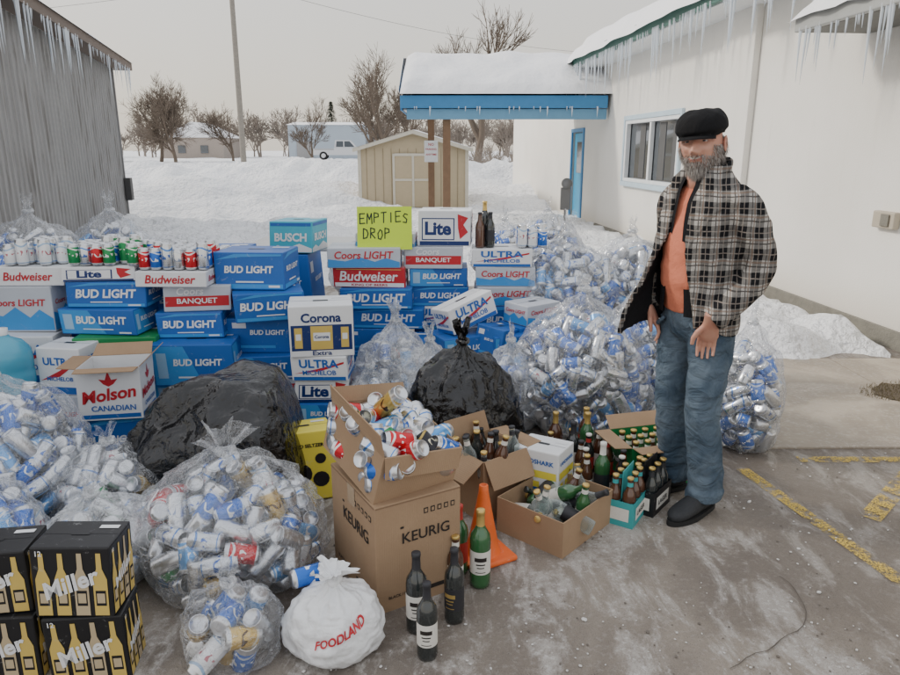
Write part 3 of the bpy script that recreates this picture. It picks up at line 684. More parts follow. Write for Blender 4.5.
mb.add([(.38, .38, 3.52), (.38, -14, 3.52), (-4, -14, 4.9), (-4, .38, 4.9)], [(0, 1, 2, 3)], COR); mb.add([(-.05, .3, 3.36), (.37, .37, 3.36), (.37, .37, 3.52), (-4, .37, 4.9), (-4, .36, 3.36)], [(0, 1, 2, 3, 4)], COR)
mb.build('shed_roof', parent=ms)
mb = MB(); V = []
for j in range(81):
    y = .3 - 14 * j / 80
    for i in range(13):
        u = i / 12; x = .42 - 4 * u; V.append((x, y, 3.50 + 1.38 * u + (.14 + .05 * noise.noise(Vector((x * 2, y * 2, 0)))) * sqrt(min(1, u * 8, j / 2))))
mb.add(V, [(j * 13 + i, j * 13 + i + 1, (j + 1) * 13 + i + 1, (j + 1) * 13 + i) for j in range(80) for i in range(12)], RSNOW, None, None, True); mb.build('shed_snow', parent=ms)
icicles((.37, -12, 3.37), (.37, .2, 3.37), 110, .06, .75, 'shed_icicles', ms, .012)
mb = MB(); box(mb, (.03, -.2, .5), (.16, .1, 1.0), simple('meter_dark', (.05, .05, .05), .6), .01); mb.build('meter_box', parent=ms)

# ============================================================ GARDEN SHED
gs = empty('garden_shed', (-1.0, 19.6, 0), (0, 0, 0)); SID = simple('tan_siding', (.50, .41, .27), .7, 0, .08); TR2 = simple('cream_trim', (.62, .58, .48), .6)
mb = MB(); W2 = 1.5
box(mb, (-W2, 0, 0), (W2, 2.4, 1.66), SID)
mb.add([(-W2, 0, 1.66), (W2, 0, 1.66), (.0, 0, 2.08)], [(0, 1, 2)], SID)
for i in range(14): box(mb, (-W2 + i * .225, -.012, 0), (-W2 + i * .225 + .012, -.001, 1.66), simple('siding_groove', (.3, .24, .15), .8))
for xx in (-W2, W2 - .08): box(mb, (xx - .005, -.03, 0), (xx + .085, -.002, 1.7), TR2)
box(mb, (-.5, -.028, .1), (-.006, -.014, 1.5), SID, .004); box(mb, (.006, -.028, .1), (.5, -.014, 1.5), SID, .004)
for xx in (-.56, .5, -.035): box(mb, (xx, -.045, .1), (xx + .06, -.03, 1.52), TR2, .003)
box(mb, (-.5, -.044, 1.46), (.5, -.029, 1.53), TR2, .003); box(mb, (-.5, -.044, .8), (-.04, -.029, .86), TR2); box(mb, (.03, -.044, .8), (.5, -.029, .86), TR2)
mb.build('shed_walls', parent=gs)
mb = MB(); GR = simple('grey_shingles', (.16, .17, .18), .9, 0, .3, 20)
for s in (-1, 1):
    mb.add([(s * (W2 + .12), -.15, 1.62), (0, -.15, 2.1), (0, 2.5, 2.1), (s * (W2 + .12), 2.5, 1.62)], [(0, 1, 2, 3)], GR)
    mb.add([(s * (W2 + .12), -.16, 1.56), (0, -.16, 2.04), (0, -.16, 2.14), (s * (W2 + .12), -.16, 1.66)], [(0, 1, 2, 3)], TR2)
    mb.add([(s * (W2 + .13), -.17, 1.66), (0, -.17, 2.145), (0, 2.5, 2.2), (s * (W2 + .13), 2.5, 1.70)], [(0, 1, 2, 3)], RSNOW)
mb.build('shed_roof_panels', parent=gs)

# ============================================================ POLE, WIRES, TRUCK, DISTANT BUILDING
mb = MB(); WD = simple('pole_wood', (.24, .22, .19), .9, 0, .2, 8, .4, .02)
V, F, uvs, s_ = lathegeo([(.17, 0), (.16, 4), (.14, 9), (.12, 13), (0, 13.01)], 14); mb.add(V, F, WD, TR(-12, 42, 0), uvs, True)
box(mb, (-13.1, 41.9, 12.2), (-10.9, 42.1, 12.4), WD)
mb.build('utility_pole')
mb = MB(); CBL = simple('cable', (.2, .2, .2), .7)
def cable(a, b, sag, r=.013, n=30):
    a = Vector(a); b = Vector(b); P = [a.lerp(b, i / n) - Vector((0, 0, sag * 4 * (i / n) * (1 - i / n))) for i in range(n + 1)]
    V = []
    for p in P:
        for k in range(4): V.append(p + Vector((0, r * cos(k * pi / 2), r * sin(k * pi / 2))))
    mb.add(V, [(i * 4 + k, (i + 1) * 4 + k, (i + 1) * 4 + (k + 1) % 4, i * 4 + (k + 1) % 4) for i in range(n) for k in range(4)], CBL)
cable((-12, 42, 10.6), (14, 60, 9), .8); cable((-12, 42, 10.4), (-70, 60, 11), 1)
mb.build('power_lines')
def prism(mb, pts, y0, y1, mat, M=None):
    n = len(pts); V = [(p[0], y0, p[1]) for p in pts] + [(p[0], y1, p[1]) for p in pts]
    mb.add(V, [tuple(range(n)), tuple(range(2 * n - 1, n - 1, -1))] + [(i, (i + 1) % n, n + (i + 1) % n, n + i) for i in range(n)], mat, M)
mb = MB(); CP = simple('white_car_paint', (.62, .63, .65), .3, 0, .03, coat=.5); TY = simple('tyre', (.02, .02, .02), .9)
prism(mb, [(-2.9, .45), (2.75, .45), (2.8, .75), (2.7, 1.05), (1.3, 1.16), (1.25, 1.12), (-.95, 1.12), (-.95, 1.05), (-2.88, 1.05)], -.95, .95, CP)
prism(mb, [(-.9, 1.12), (1.25, 1.13), (.65, 1.8), (-.8, 1.82)], -.85, .85, CP)
prism(mb, [(-.75, 1.2), (-.05, 1.2), (-.05, 1.72), (-.68, 1.72)], -.86, .86, WGL); prism(mb, [(.05, 1.2), (1.0, 1.2), (.55, 1.72), (.05, 1.72)], -.86, .86, WGL)
box(mb, (-2.8, -.96, .95), (-.95, -.955, .99), TY)
for xx in (-1.95, 1.85):
    V, F, uvs, s_ = lathegeo([(0, -.01), (.2, -.01), (.22, 0), (.38, 0), (.39, .05), (.39, .2), (.36, .24), (0, .24)], 18)
    mb.add(V, F, TY, TR(xx, -.98, .39, -pi / 2, 0, 0), uvs, True); mb.add(V, F, TY, TR(xx, .98, .39, pi / 2, 0, 0), uvs, True)
    mb.add(V * .55, F, ALU, TR(xx, -.995, .39, -pi / 2, 0, 0), uvs, True)
mb.build('parked_pickup_truck', (-10.2, 70, .70), (0, 0, .1))
mb = MB(); DB = simple('distant_metal_wall', (.38, .44, .50), .6, 0, .08, .5); DB2 = simple('distant_grey_wall', (.3, .3, .3), .8)
box(mb, (-20, 90, 0), (-10.5, 100, 4.6), DB); mb.add([(-20.2, 89.8, 4.6), (-10.3, 89.8, 4.6), (-10.3, 95, 5.1), (-20.2, 95, 5.1)], [(0, 1, 2, 3)], RSNOW)
box(mb, (-10.5, 91, 0), (-6, 99, 2.8), DB2); box(mb, (-19, 89.9, .4), (-17, 89.99, 2.6), DB2)
mb.build('distant_building')
mb = MB(); HW = simple('house_wall', (.35, .3, .26), .8)
box(mb, (-38, 96, 0), (-30, 104, 3.2), HW); prism(mb, [(-38.4, 3.2), (-29.6, 3.2), (-34, 5.2)], 95.8, 104, RSNOW); box(mb, (-36, 95.9, 1.2), (-35, 95.99, 2.2), WGL); box(mb, (-33, 95.9, 1.2), (-32, 95.99, 2.2), WGL)
mb.build('distant_house')

# ============================================================ TREES
BK = simple('bark', (.14, .11, .085), .95, 0, .25, 4, 0); BKD = simple('distant_bark_hazed', (.24, .205, .175), .95, 0, .25, .5, 0)  # far trees get a lighter bark colour that stands in for distance haze
def tree_geo(mb, base, height, seed, levels=5, spread=.6, r0=None, mat=BK, trunk=.28, minr=.012, rich=0):
    rnd = random.Random(seed); r0 = r0 or height * .02
    def br(p, d, L, r, lv):
        pts = [p]; dd = d.copy(); ns = 3 if lv > 0 else 2
        for i in range(ns):
            dd = (dd + Vector((rnd.uniform(-1, 1), rnd.uniform(-1, 1), rnd.uniform(-.3, .8))) * .16).normalized(); p = p + dd * L / ns; pts.append(p)
        sides = 6 if r > .06 else 3; V = []
        ax = dd.orthogonal().normalized(); ay = dd.cross(ax)
        for i, q in enumerate(pts):
            rr = max(minr * .6, r * (1 - .45 * i / ns))
            for k in range(sides): V.append(q + ax * rr * cos(2 * pi * k / sides) + ay * rr * sin(2 * pi * k / sides))
        mb.add(V, [(i * sides + k, i * sides + (k + 1) % sides, (i + 1) * sides + (k + 1) % sides, (i + 1) * sides + k) for i in range(ns) for k in range(sides)], mat, None, None, True)
        if lv == 0: return
        nc = rnd.choice((3, 4, 4, 5)) + rich if lv > 1 else 4 + rich
        for c in range(nc):
            t = rnd.uniform(.35, 1) if c > 0 else 1; k = min(ns - 1, int(t * ns)); q = pts[k].lerp(pts[k + 1], t * ns - k)
            az = rnd.uniform(0, 2 * pi); sp_ = spread * rnd.uniform(.6, 1.2) if c else .2
            nd = (dd + (ax * cos(az) + ay * sin(az)) * sp_ * 1.3 + Vector((0, 0, .12))).normalized()
            br(q, nd, L * rnd.uniform(.6, .82), max(minr, r * .55), lv - 1)
    br(Vector(base), Vector((0, 0, 1)), height * trunk, r0, levels)
for (x, y, h, sd, sp_, ri) in [(-23.5, 62, 9.6, 1, .8, 1), (-26.5, 66, 10.4, 2, .8, 1), (-21.0, 70, 8.0, 11, .7, 0), (-4.6, 52, 10.0, 3, .55, 0), (-6.0, 58, 9.8, 4, .5, 0), (1.6, 42, 13.5, 5, .5, 0), (-3.2, 60, 8.5, 12, .6, 0), (-15.2, 80, 8, 13, .6, 0)]:
    mb = MB(); tree_geo(mb, (x, y, 0), h, sd, 5, sp_, mat=BK, rich=ri, minr=.016); mb.build('bare_tree')
mb = MB(); random.seed(21)
for i in range(90):
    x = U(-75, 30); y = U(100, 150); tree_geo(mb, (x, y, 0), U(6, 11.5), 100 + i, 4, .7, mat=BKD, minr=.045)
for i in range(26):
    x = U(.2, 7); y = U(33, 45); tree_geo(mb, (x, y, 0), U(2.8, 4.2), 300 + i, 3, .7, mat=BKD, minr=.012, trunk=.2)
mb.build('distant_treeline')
NDL = simple('conifer_needles', (.045, .06, .04), .9, 0, .4, 2, 0)
def pine(x, y, h, sd, rb):
    rnd = random.Random(sd); mb = MB(); V, F, uvs, s_ = lathegeo([(.14, 0), (.1, h * .5), (.02, h)], 7); mb.add(V, F, BK, None, uvs, True)
    VV = []; FF = []
    for i in range(1800):
        t = rnd.random() ** .8; zc = h * (.1 + .9 * t); r = rb * (1 - t) ** .85 * (1 + .25 * sin(t * 40 + rnd.random())) * sqrt(rnd.random()) + .04; a = rnd.uniform(0, 2 * pi)
        c = Vector((r * cos(a), r * sin(a), zc - r * .25)); o = Vector((cos(a), sin(a), -.35)) * rnd.uniform(.15, .4); s = Vector((-sin(a), cos(a), rnd.uniform(-.4, .4))) * rnd.uniform(.05, .11)
        k = len(VV); VV += [c - s, c + s, c + o]; FF.append((k, k + 1, k + 2))
    mb.add(VV, FF, NDL); mb.build('pine_tree', (x, y, .3))
for (x, y, h, sd, rb) in [(-17.0, 105, 8.0, 1, 1.6), (-31.5, 66, 6.8, 3, 1.6)]: pine(x, y, h, sd, rb)

# ============================================================ PILE: CASES
random.seed(11)
S1 = (.41, .27, .145); S2 = (.46, .27, .15)
case(-2.02, 4.10, 0, (.42, .3, .33), 'coors', .03); case(-1.93, 4.02, .335, (.46, .28, .25), 'steam', .03); case(-2.0, 4.06, .588, S2, 'budlight', -.02); case(-1.98, 4.08, .740, S2, 'budlight', .04); case(-2.02, 4.1, .893, (.41, .27, .085), 'lite', .03)
case(-1.50, 4.05, 0, S2, 'blue', .02); case(-1.5, 4.05, .152, S2, 'budlight', -.05); case(-1.48, 3.98, .305, (.46, .29, .25), 'budlight', .05); case(-1.52, 4.1, .558, (.38, .27, .15), 'budlight', -.04); case(-1.5, 4.12, .71, (.38, .27, .15), 'coorsred', .03); case(-1.58, 4.08, .864, (.41, .27, .09), 'budtray', .02)
case(-1.1, 4.1, 0, S1, 'budlight', .1); case(-1.1, 4.15, .147, S1, 'coors', -.05); case(-1.12, 4.1, .294, S1, 'budlight', .04); case(-1.13, 4.18, .441, (.41, .27, .21), 'blue', 0); case(-1.08, 4.12, .653, (.40, .27, .17), 'budlight', .3); case(-1.16, 4.18, .826, (.41, .3, .22), 'budlight', .02)
case(-1.62, 4.42, .0, (.45, .3, .5), 'blue', 0); case(-1.62, 4.42, .502, (.45, .3, .4), 'budlight', 0)
case(-2.52, 4.12, 0, (.42, .3, .3), 'coors', .05); case(-2.5, 4.0, .302, (.36, .28, .28), 'ultra', .05); case(-2.5, 4.12, .585, (.40, .28, .27), 'coors', -.03); case(-2.45, 4.15, .857, (.41, .27, .11), 'budtray', .02)
case(-2.95, 4.15, 0, (.4, .3, .68), 'ultra', .1); case(-2.95, 4.15, .685, (.4, .3, .15), 'ultra', .1)
case(-2.15, 3.80, 0, (.26, .26, .3), 'coors', .1); case(-2.15, 3.78, .302, (.26, .24, .27), 'ultra', -.06)
case(-2.43, 3.62, 0, (.28, .28, .298), 'coors', .1)
case(-2.9, 4.6, 0, (.4, .3, .45), 'blue'); case(-2.9, 4.6, .452, (.4, .3, .4), 'coors', .1); case(-2.35, 4.55, 0, (.46, .3, .45), 'blue', .05); case(-2.35, 4.55, .452, (.46, .3, .44), 'blue', .0)
case(-1.80, 3.56, .0, (.34, .27, .26), 'budlight', .15); case(-1.79, 3.52, .262, (.31, .25, .28), 'molson', .12, open_top=True)
case(-1.12, 4.85, .0, (.42, .4, .47), 'blue', 0); case(-1.12, 4.85, .472, (.42, .4, .47), 'blue', 0); case(-1.04, 4.8, .952, (.30, .28, .21), 'busch', -.1); case(-1.6, 4.9, 0, (.4, .4, .48), 'blue', 0); case(-1.6, 4.9, .482, (.4, .4, .48), 'blue', 0)
case(-.73, 3.85, 0, (.30, .27, .1), 'blue', .1); case(-.72, 3.86, .10, (.30, .27, .135), 'budlight', .05); case(-.73, 3.87, .236, (.30, .27, .135), 'lite', .12); case(-.72, 3.86, .372, (.31, .27, .14), 'ultra', .08); case(-.73, 3.86, .513, (.35, .28, .29), 'corona', .16)
yy = 4.72
z = 0
for sch, h, dx, rz in [('blue', .15, 0, 0), ('budlight', .15, .05, .03), ('blue', .15, 0, -.03), ('budlight', .14, .1, .02), ('budlight', .14, .04, -.04), ('budweiser', .132, -.02, .03), ('coors', .132, -.05, .0)]:
    case(-.52 + dx, yy, z, (.48, .3, h), sch, rz); z += h + .001
z = 0
for sch, h, dx, rz in [('coors', .15, 0, 0), ('blue', .15, 0, .05), ('budlight', .15, .03, -.03), ('ultra', .135, 0, .1), ('budlight', .135, .02, .04), ('budlight', .125, .0, -.05), ('coorsred', .145, -.02, .05)]:
    case(-.08 + dx, yy + .08, z, (.39, .28, h), sch, rz); z += h + .001
case(-.03, yy + .08, z + .001, (.35, .27, .235), 'lite', -.04, jit=.02)
z = 0
for sch, h, dx, rz in [('blue', .25, 0, 0), ('budlight', .15, 0, .05), ('budlight', .2, .03, -.03), ('coors', .13, 0, .1), ('coors', .13, .02, -.1), ('ultra', .12, .0, -.05)]:
    case(.36 + dx, yy + .05, z, (.40, .28, h), sch, rz); z += h + .001
case(.05, 4.28, 0, (.4, .28, .35), 'blue', .1); case(.08, 4.28, .351, (.36, .27, .16), 'budlight', .4); case(.12, 4.30, .56, (.34, .2, .16), 'ultra', .5, -.1, -.3)
case(.42, 4.25, 0, (.4, .28, .3), 'budlight', -.2); case(.40, 4.28, .301, (.35, .27, .22), 'budlight', .25); case(-.28, 4.38, 0, (.4, .26, .3), 'blue', .2); case(-.32, 4.42, .301, (.4, .24, .14), 'budlight', -.05)
case(.52, 4.42, .0, (.3, .24, .55), 'blue', .5); case(.52, 4.40, .552, (.28, .22, .13), 'coors', .7)
case(.28, 4.22, .36, (.24, .2, .2), 'blue', .9, .1, .15)
case(-.70, 3.1, 0, (.26, .22, .34), 'yellow', .35, -.1)
S3 = (.24, .16, .235)
case(-1.14, 1.92, 0, S3, 'miller', .08, jit=.03); case(-1.14, 1.93, .237, S3, 'miller', .0, jit=.03)
case(-1.42, 1.95, 0, S3, 'miller', .05, jit=.03); case(-1.42, 1.95, .237, (.24, .16, .215), 'miller', .12, jit=.03)
case(.44, 3.02, 0, (.22, .18, .30), 'whitebeer', -.55)
def can_group(x, y, z, nx, ny, mixx, miss=.12, dx=.067, rz=0, name='beer_cans'):
    mb = MB()
    for i in range(nx):
        for j in range(ny):
            if R() < miss: continue
            add_can(mb, TR((i - (nx - 1) / 2) * dx + U(-.003, .003), (j - (ny - 1) / 2) * dx + U(-.003, .003), 0, 0, 0, U(0, 6)), random.choice(mixx), 1, 1 if R() < .75 else 1.25)
    return mb.build(name, (x, y, z), (0, 0, rz))
can_group(-1.98, 4.08, .982, 6, 4, [CG, CG, CR, CS, CS2, CG, CB], .08); can_group(-1.58, 4.08, .957, 6, 4, [CR, CS, CR, CB, CS, CS2], .05); can_group(-2.42, 4.12, .970, 5, 3, [CW, CR, CS, CW], .1); can_group(-1.55, 4.45, .905, 6, 3, MULTI); can_group(-2.3, 4.5, .895, 6, 3, [CR, CS, CK, CW])
can_group(.55, 4.75, .989, 3, 3, [CS, CW, CB], .1)
def bottles(items, name='glass_bottles'):
    mb = MB()
    for (x, y, z, kind, gl, lab, cap, rx, ry) in items: add_bottle(mb, TR(x, y, z, rx, ry, U(0, 6) if rx == 0 else 0), kind, gl, lab, cap)
    return mb.build(name)
bottles([(.20, 4.7, .987, 'beer', GBR, GBR, LBK, 0, 0), (.27, 4.72, .987, 'beer', GDK, LBK, LBK, 0, 0), (.235, 4.78, .987, 'wine', GDK, LBK, GOLD, 0, 0)])
NEON = simple('neon_card', (.60, .80, .05), .6, 0, .04); mb = MB(); sz = (.36, .006, .28); box(mb, (-.18, -.003, 0), (.18, .003, .28), NEON)
MK = simple('marker_ink', (.02, .04, .03), .6)
def stroke(pts, wd=.0075):
    for a, b in zip(pts[:-1], pts[1:]):
        a = Vector((a[0], -.0045, a[1])); b = Vector((b[0], -.0045, b[1])); d_ = (b - a).normalized(); n = Vector((d_.z, 0, -d_.x)) * wd / 2; a = a - d_ * wd * .3; b = b + d_ * wd * .3
        mb.add([a - n, b - n, b + n, a + n], [(0, 1, 2, 3)], MK)
GLY = {'E': [[(1, 1), (0, .97), (.02, 0), (1, .04)], [(0, .5), (.8, .53)]], 'M': [[(0, 0), (.1, 1), (.5, .4), (.9, 1), (1, 0)]], 'P': [[(0, 0), (.05, 1)], [(.05, 1), (.8, .9), (.85, .6), (.05, .5)]], 'T': [[(0, .95), (1, 1)], [(.5, .97), (.45, 0)]], 'I': [[(.5, 1), (.5, 0)]], 'S': [[(.95, .9), (.4, 1), (.1, .75), (.8, .4), (.7, .05), (.05, .1)]],
       'D': [[(0, 0), (.05, 1), (.7, .85), (.95, .5), (.7, .1), (0, 0)]], 'R': [[(0, 0), (.05, 1)], [(.05, 1), (.8, .9), (.8, .6), (.05, .5), (.9, 0)]], 'O': [[(.5, 1), (.05, .6), (.15, .1), (.6, 0), (.95, .4), (.85, .85), (.5, 1)]]}
for word, xs_, zs_ in (('EMPTIES', -.162, .175), ('DROP', -.14, .07)):
    for i, ch in enumerate(word):
        oy = U(-.006, .006)
        for s_ in GLY[ch]: stroke([(xs_ + i * .047 + p[0] * .033, zs_ + oy + p[1] * (.065 + .006 * sin(i * 3))) for p in s_])
mb.build('cardboard_sign', (-.43, 4.62, .984), (radians(-8), 0, .03))
case(-.42, 4.74, .985, (.4, .14, .1), 'coors', 0)
mb = MB(); TT = simple('table_top', (.55, .55, .53), .5); box(mb, (-1.6, 5.4, .86), (-.3, 6.05, .90), TT, .01)
for lx in (-1.5, -.4):
    for ly in (5.5, 5.95): box(mb, (lx - .012, ly - .012, 0), (lx + .012, ly + .012, .86), ALU)
mb.build('folding_table')
def bluejug():
    m, nt, out = newmat('blue_jug_plastic'); t = nt.nodes.new('ShaderNodeBsdfTransparent'); t.inputs[0].default_value = (.35, .75, .9, 1)
    p = princ(nt, None, (.12, .48, .65), .15, 0, .6); mx = nt.nodes.new('ShaderNodeMixShader'); mx.inputs[0].default_value = .7; lk(nt, t.outputs[0], mx.inputs[1]); lk(nt, p, mx.inputs[2]); lk(nt, mx.outputs[0], out.inputs[0]); return m
mb = MB(); BJ = bluejug(); prj = [(0, .01), (.11, 0), (.125, .02), (.13, .06), (.124, .075), (.13, .09), (.13, .15), (.124, .165), (.13, .18), (.13, .24), (.122, .28), (.09, .32), (.04, .345), (.028, .36), (.028, .39), (0, .39)]
V, F, uvs, s_ = lathegeo(prj, 28); mb.add(V, F, BJ, None, uvs, True); V, F, uvs, s_ = lathegeo([(.03, .36), (.032, .395), (0, .397)], 16); mb.add(V, F, WHT, None, uvs, True); mb.build('water_jug', (-2.41, 3.64, .30))
# ============================================================ BAGS
bag('bag_of_cans', -.87, 2.50, 0, .39, .37, .46, 1.3, FILM, ALLMIX, 190, flare=1.0)
bag('bag_of_cans', -.72, 1.98, 0, .165, .16, .25, 2.1, FILM, ALLMIX, 42, flare=.8)
bag('bag_of_cans', -1.97, 2.85, 0, .36, .36, .64, 3.7, FILM, BLUEMIX, 210, flare=.5)
bag('bag_of_cans', -1.48, 2.80, 0, .25, .26, .38, 4.2, FILM, ALLMIX, 110, flare=.6)
bag('bag_of_cans', -1.36, 2.40, 0, .22, .24, .34, 5.9, FILM2, ALLMIX, 80, flare=.5)
bag('bag_of_cans', -1.80, 2.35, 0, .28, .26, .42, 6.4, FILM, BLUEMIX, 90, flare=.5)
bag('bag_of_cans', .78, 4.0, 0, .40, .36, .78, 7.2, FILM, BLUEMIX, 250, flare=.4)
bag('bag_of_cans', .82, 4.85, .42, .41, .36, .60, 8.8, FILM, BLUEMIX, 200, flare=.4)
bag('bag_of_cans', .95, 4.8, 0, .4, .4, .55, 9.1, FILM, BLUEMIX, 90, flare=.2)
bag('bag_of_cans', 1.20, 4.2, 0, .32, .30, .80, 10.3, FILM, BLUEMIX, 170, flare=.4)
bag('bag_of_cans', 1.66, 3.72, 0, .20, .24, .66, 11.6, FILM, BLUEMIX, 110, flare=.3)
bag('bag_of_cans', 1.30, 5.0, .42, .34, .30, .60, 12.2, FILM, BLUEMIX, 110, flare=.3)
bag('bag_of_cans', .95, 6.9, .48, .36, .3, .54, 13.4, FILM, BLUEMIX, 110, flare=.3); bag('bag_of_cans', .52, 6.7, .45, .32, .3, .50, 14.4, FILM, BLUEMIX, 90, flare=.3); bag('bag_of_cans', .75, 6.8, 0, .5, .4, .5, 14.9, FILM, BLUEMIX, 60, flare=.1)
bag('bag_of_cans', .36, 3.98, 0, .2, .2, .5, 15.4, FILM2, BLUEMIX, 50, flare=.3)
bag('bag_of_empties', -.33, 4.1, 0, .28, .24, .58, 16.5, FILM2, ALLMIX, 50, flare=.5); bag('bag_of_empties', -.12, 4.0, 0, .24, .2, .5, 17.5, FILM2, ALLMIX, 40, flare=.5)
bag('bag_of_empties', -.45, 3.75, 0, .17, .2, .42, 18.5, FILM, ALLMIX, 40, flare=.6)
bag('bag_of_cans', -3.1, 5.2, .52, .38, .36, .62, 19.5, FILM, BLUEMIX, 100, flare=.4); bag('bag_of_cans', -2.55, 5.3, .52, .35, .3, .62, 20.5, FILM, BLUEMIX, 80, flare=.4); bag('bag_of_cans', -3.7, 5.0, .45, .38, .36, .64, 21.5, FILM2, BLUEMIX, 60, flare=.4)
bag('bag_of_cans', -3.3, 4.4, .0, .4, .36, .62, 22.5, FILM, BLUEMIX, 120, flare=.4)
bag('bag_of_cans', -2.85, 3.1, .0, .38, .34, .60, 23.5, FILM, BLUEMIX, 140, flare=.4)
bag('bag_of_cans', -.62, 5.3, .55, .3, .25, .42, 24.5, FILM2, BLUEMIX, 40, flare=.5)
bag('black_garbage_bag', .065, 3.48, 0, .305, .27, .62, 30.3, BLKB, lump=.8, flare=.5)
bag('black_garbage_bag', -.73, 3.14, .36, .36, .40, .86, 31.6, BLKB, rot=(0, radians(-105), .12), lump=1.1, flare=.4)
GB = (.165, .15, .235, 33.2, .7, 1.6)
ob = bag('grocery_bag', -.385, 2.02, 0, GB[0], GB[1], GB[2], GB[3], WHB, lump=GB[4], flare=GB[5])
mb = MB(); T, F, H = textgeo('FOODLAND', .03); V = []
for (a, b_) in T:
    phi = -pi / 2 + .32 + a * 1.15; s = .50 + b_ * .5 + a * .14; p = bagpt(phi, s, *GB); V.append(p + Vector((cos(phi), sin(phi), .3)) * .006)
mb.add(V, F, RED); mb.build('printed_lettering', parent=ob)

# ============================================================ CARTON + OPEN BOX
kc = Vector((-.26, 2.17, 0)); ang = radians(30); ux = Vector((cos(ang), sin(ang), 0)); uy = Vector((-sin(ang), cos(ang), 0)); W_, D_, H_ = .345, .42, .43
cen = kc + ux * W_ / 2 + uy * D_ / 2
mb = MB(); sz = (W_, D_, H_); box(mb, (-W_ / 2, -D_ / 2, 0), (W_ / 2, D_ / 2, H_), CARD, .004)
INK = simple('box_ink', (.025, .02, .018), .7)
for f in ('front', 'left', 'right'):
    dtext(mb, f, sz, 'KEURIG', .08, .16, .56, INK, .12, bold=.01); drect(mb, f, sz, -.2, .26, .04, .02, INK)
    for k in range(5): drect(mb, f, sz, .08 + k * .08, .36, .05, .05, INK); drect(mb, f, sz, .08 + k * .08, .36, .03, .03, CARD, .0018)
    dtext(mb, f, sz, 'BLACK / NOIR', -.22, -.36, .3, INK, .05); drect(mb, f, sz, .2, -.38, .3, .04, INK)
drect(mb, 'front', sz, 0, .485, .98, .012, CARDIN); drect(mb, 'left', sz, 0, .485, .98, .012, CARDIN)
TAPE = simple('packing_tape', (.42, .31, .2), .25, 0, .05); drect(mb, 'left', sz, .0, .40, .16, .18, TAPE, .0020)
mb.build('coffee_maker_carton', cen, (0, 0, ang))
mb = open_carton(.34, .40, .19, flaps=(('left', .35, .09), ('back', .5, .06), ('front', 2.95, .08)))
random.seed(44)
for k in range(3):
    for i in range(4):
        for j in range(5):
            M = TR(-.12 + i * .08 + U(-.02, .02), -.15 + j * .075 + U(-.02, .02), .05 + k * .06, U(.5, 1.6), U(-.8, .8), U(0, 6)) @ Matrix.Translation((0, 0, -.055)); add_can(mb, M, random.choice([CS, CS2, ALU, CB, CR, CG, CS, CK, CB2, CS2]), 1.05, U(1, 1.2))
for (x, y, a, m_) in [(-.02, .1, .5, CY), (.06, .0, 1.2, CS2), (-.08, -.03, 1.9, CG), (.05, -.1, 1.3, CS), (.0, -.13, 1.5, CR)]: add_can(mb, TR(x, y, .19, a, U(-.4, .4), U(0, 6)), m_, 1.05, 1.3 if m_ is CY else 1)
cb = cen + Vector((-.03, .02, 0))
mb.build('box_of_cans', (cb.x, cb.y, H_ - .02 + .035), (radians(12), radians(8), ang + .12))
random.seed(50)
ang2 = radians(48); c0 = Vector((.458, 2.53, 0)); v1 = Vector((cos(ang2), sin(ang2), 0)); v2 = Vector((-sin(ang2), cos(ang2), 0)); cc = c0 + v1 * .2 + v2 * .17
mb = open_carton(.40, .34, .165)
for i in range(15):
    a = U(1.0, 1.5); rz = U(0, 6.28); M = TR(U(-.1, .1), U(-.09, .09), U(.07, .16), a, 0, rz) @ Matrix.Translation((0, 0, -.13))
    add_bottle(mb, M, random.choice(('wine', 'beer', 'wine')), random.choice((GCL, GGR, GCL, GDK)), random.choice((LBL, LBK, LBL)), random.choice((GOLD, LBK, None)), .92)
for i in range(5): add_bottle(mb, TR(U(-.15, .15), U(-.12, .12), .02, U(-.3, .3), U(-.4, .4), U(0, 6)), 'beer', random.choice((GCL, GGR, GBR)), LBL, GOLD)
mb.build('box_of_bottles', cc, (0, 0, ang2))
mb = open_carton(.27, .27, .30, flaps=(('front', 2.7, .13), ('left', 2.2, .13), ('back', .3, .1), ('right', 1.6, .1)))
for i in range(4):
    for j in range(4): add_bottle(mb, TR(-.095 + i * .063, -.095 + j * .063, .09 + U(0, .08), U(-.2, .2), U(-.2, .2), U(0, 6)), 'beer', random.choice((GBR, GDK, GCL)), random.choice((LBL, LBK)), random.choice((GOLD, LBK)))
mb.build('box_of_bottles', (.17, 3.0, 0), (0, 0, radians(38)))
random.seed(60); it = []
for i in range(70):
    x = U(.50, .90); y = U(3.0, 3.5)
    if any((x - a[0]) ** 2 + (y - a[1]) ** 2 < .066 ** 2 for a in it): continue
    if (x - .44) ** 2 + (y - 3.02) ** 2 < .17 ** 2 or ((x - 1.02) / .22) ** 2 + ((y - 3.28) / .17) ** 2 < 1: continue
    it.append((x, y, 0, 'wine' if R() < .3 else 'beer', random.choice((GBR, GBR, GGR, GDK)), random.choice((LBL, LBK, LBR, LBL)), random.choice((GOLD, LBK, LBL)), 0, 0))
bottles(it)
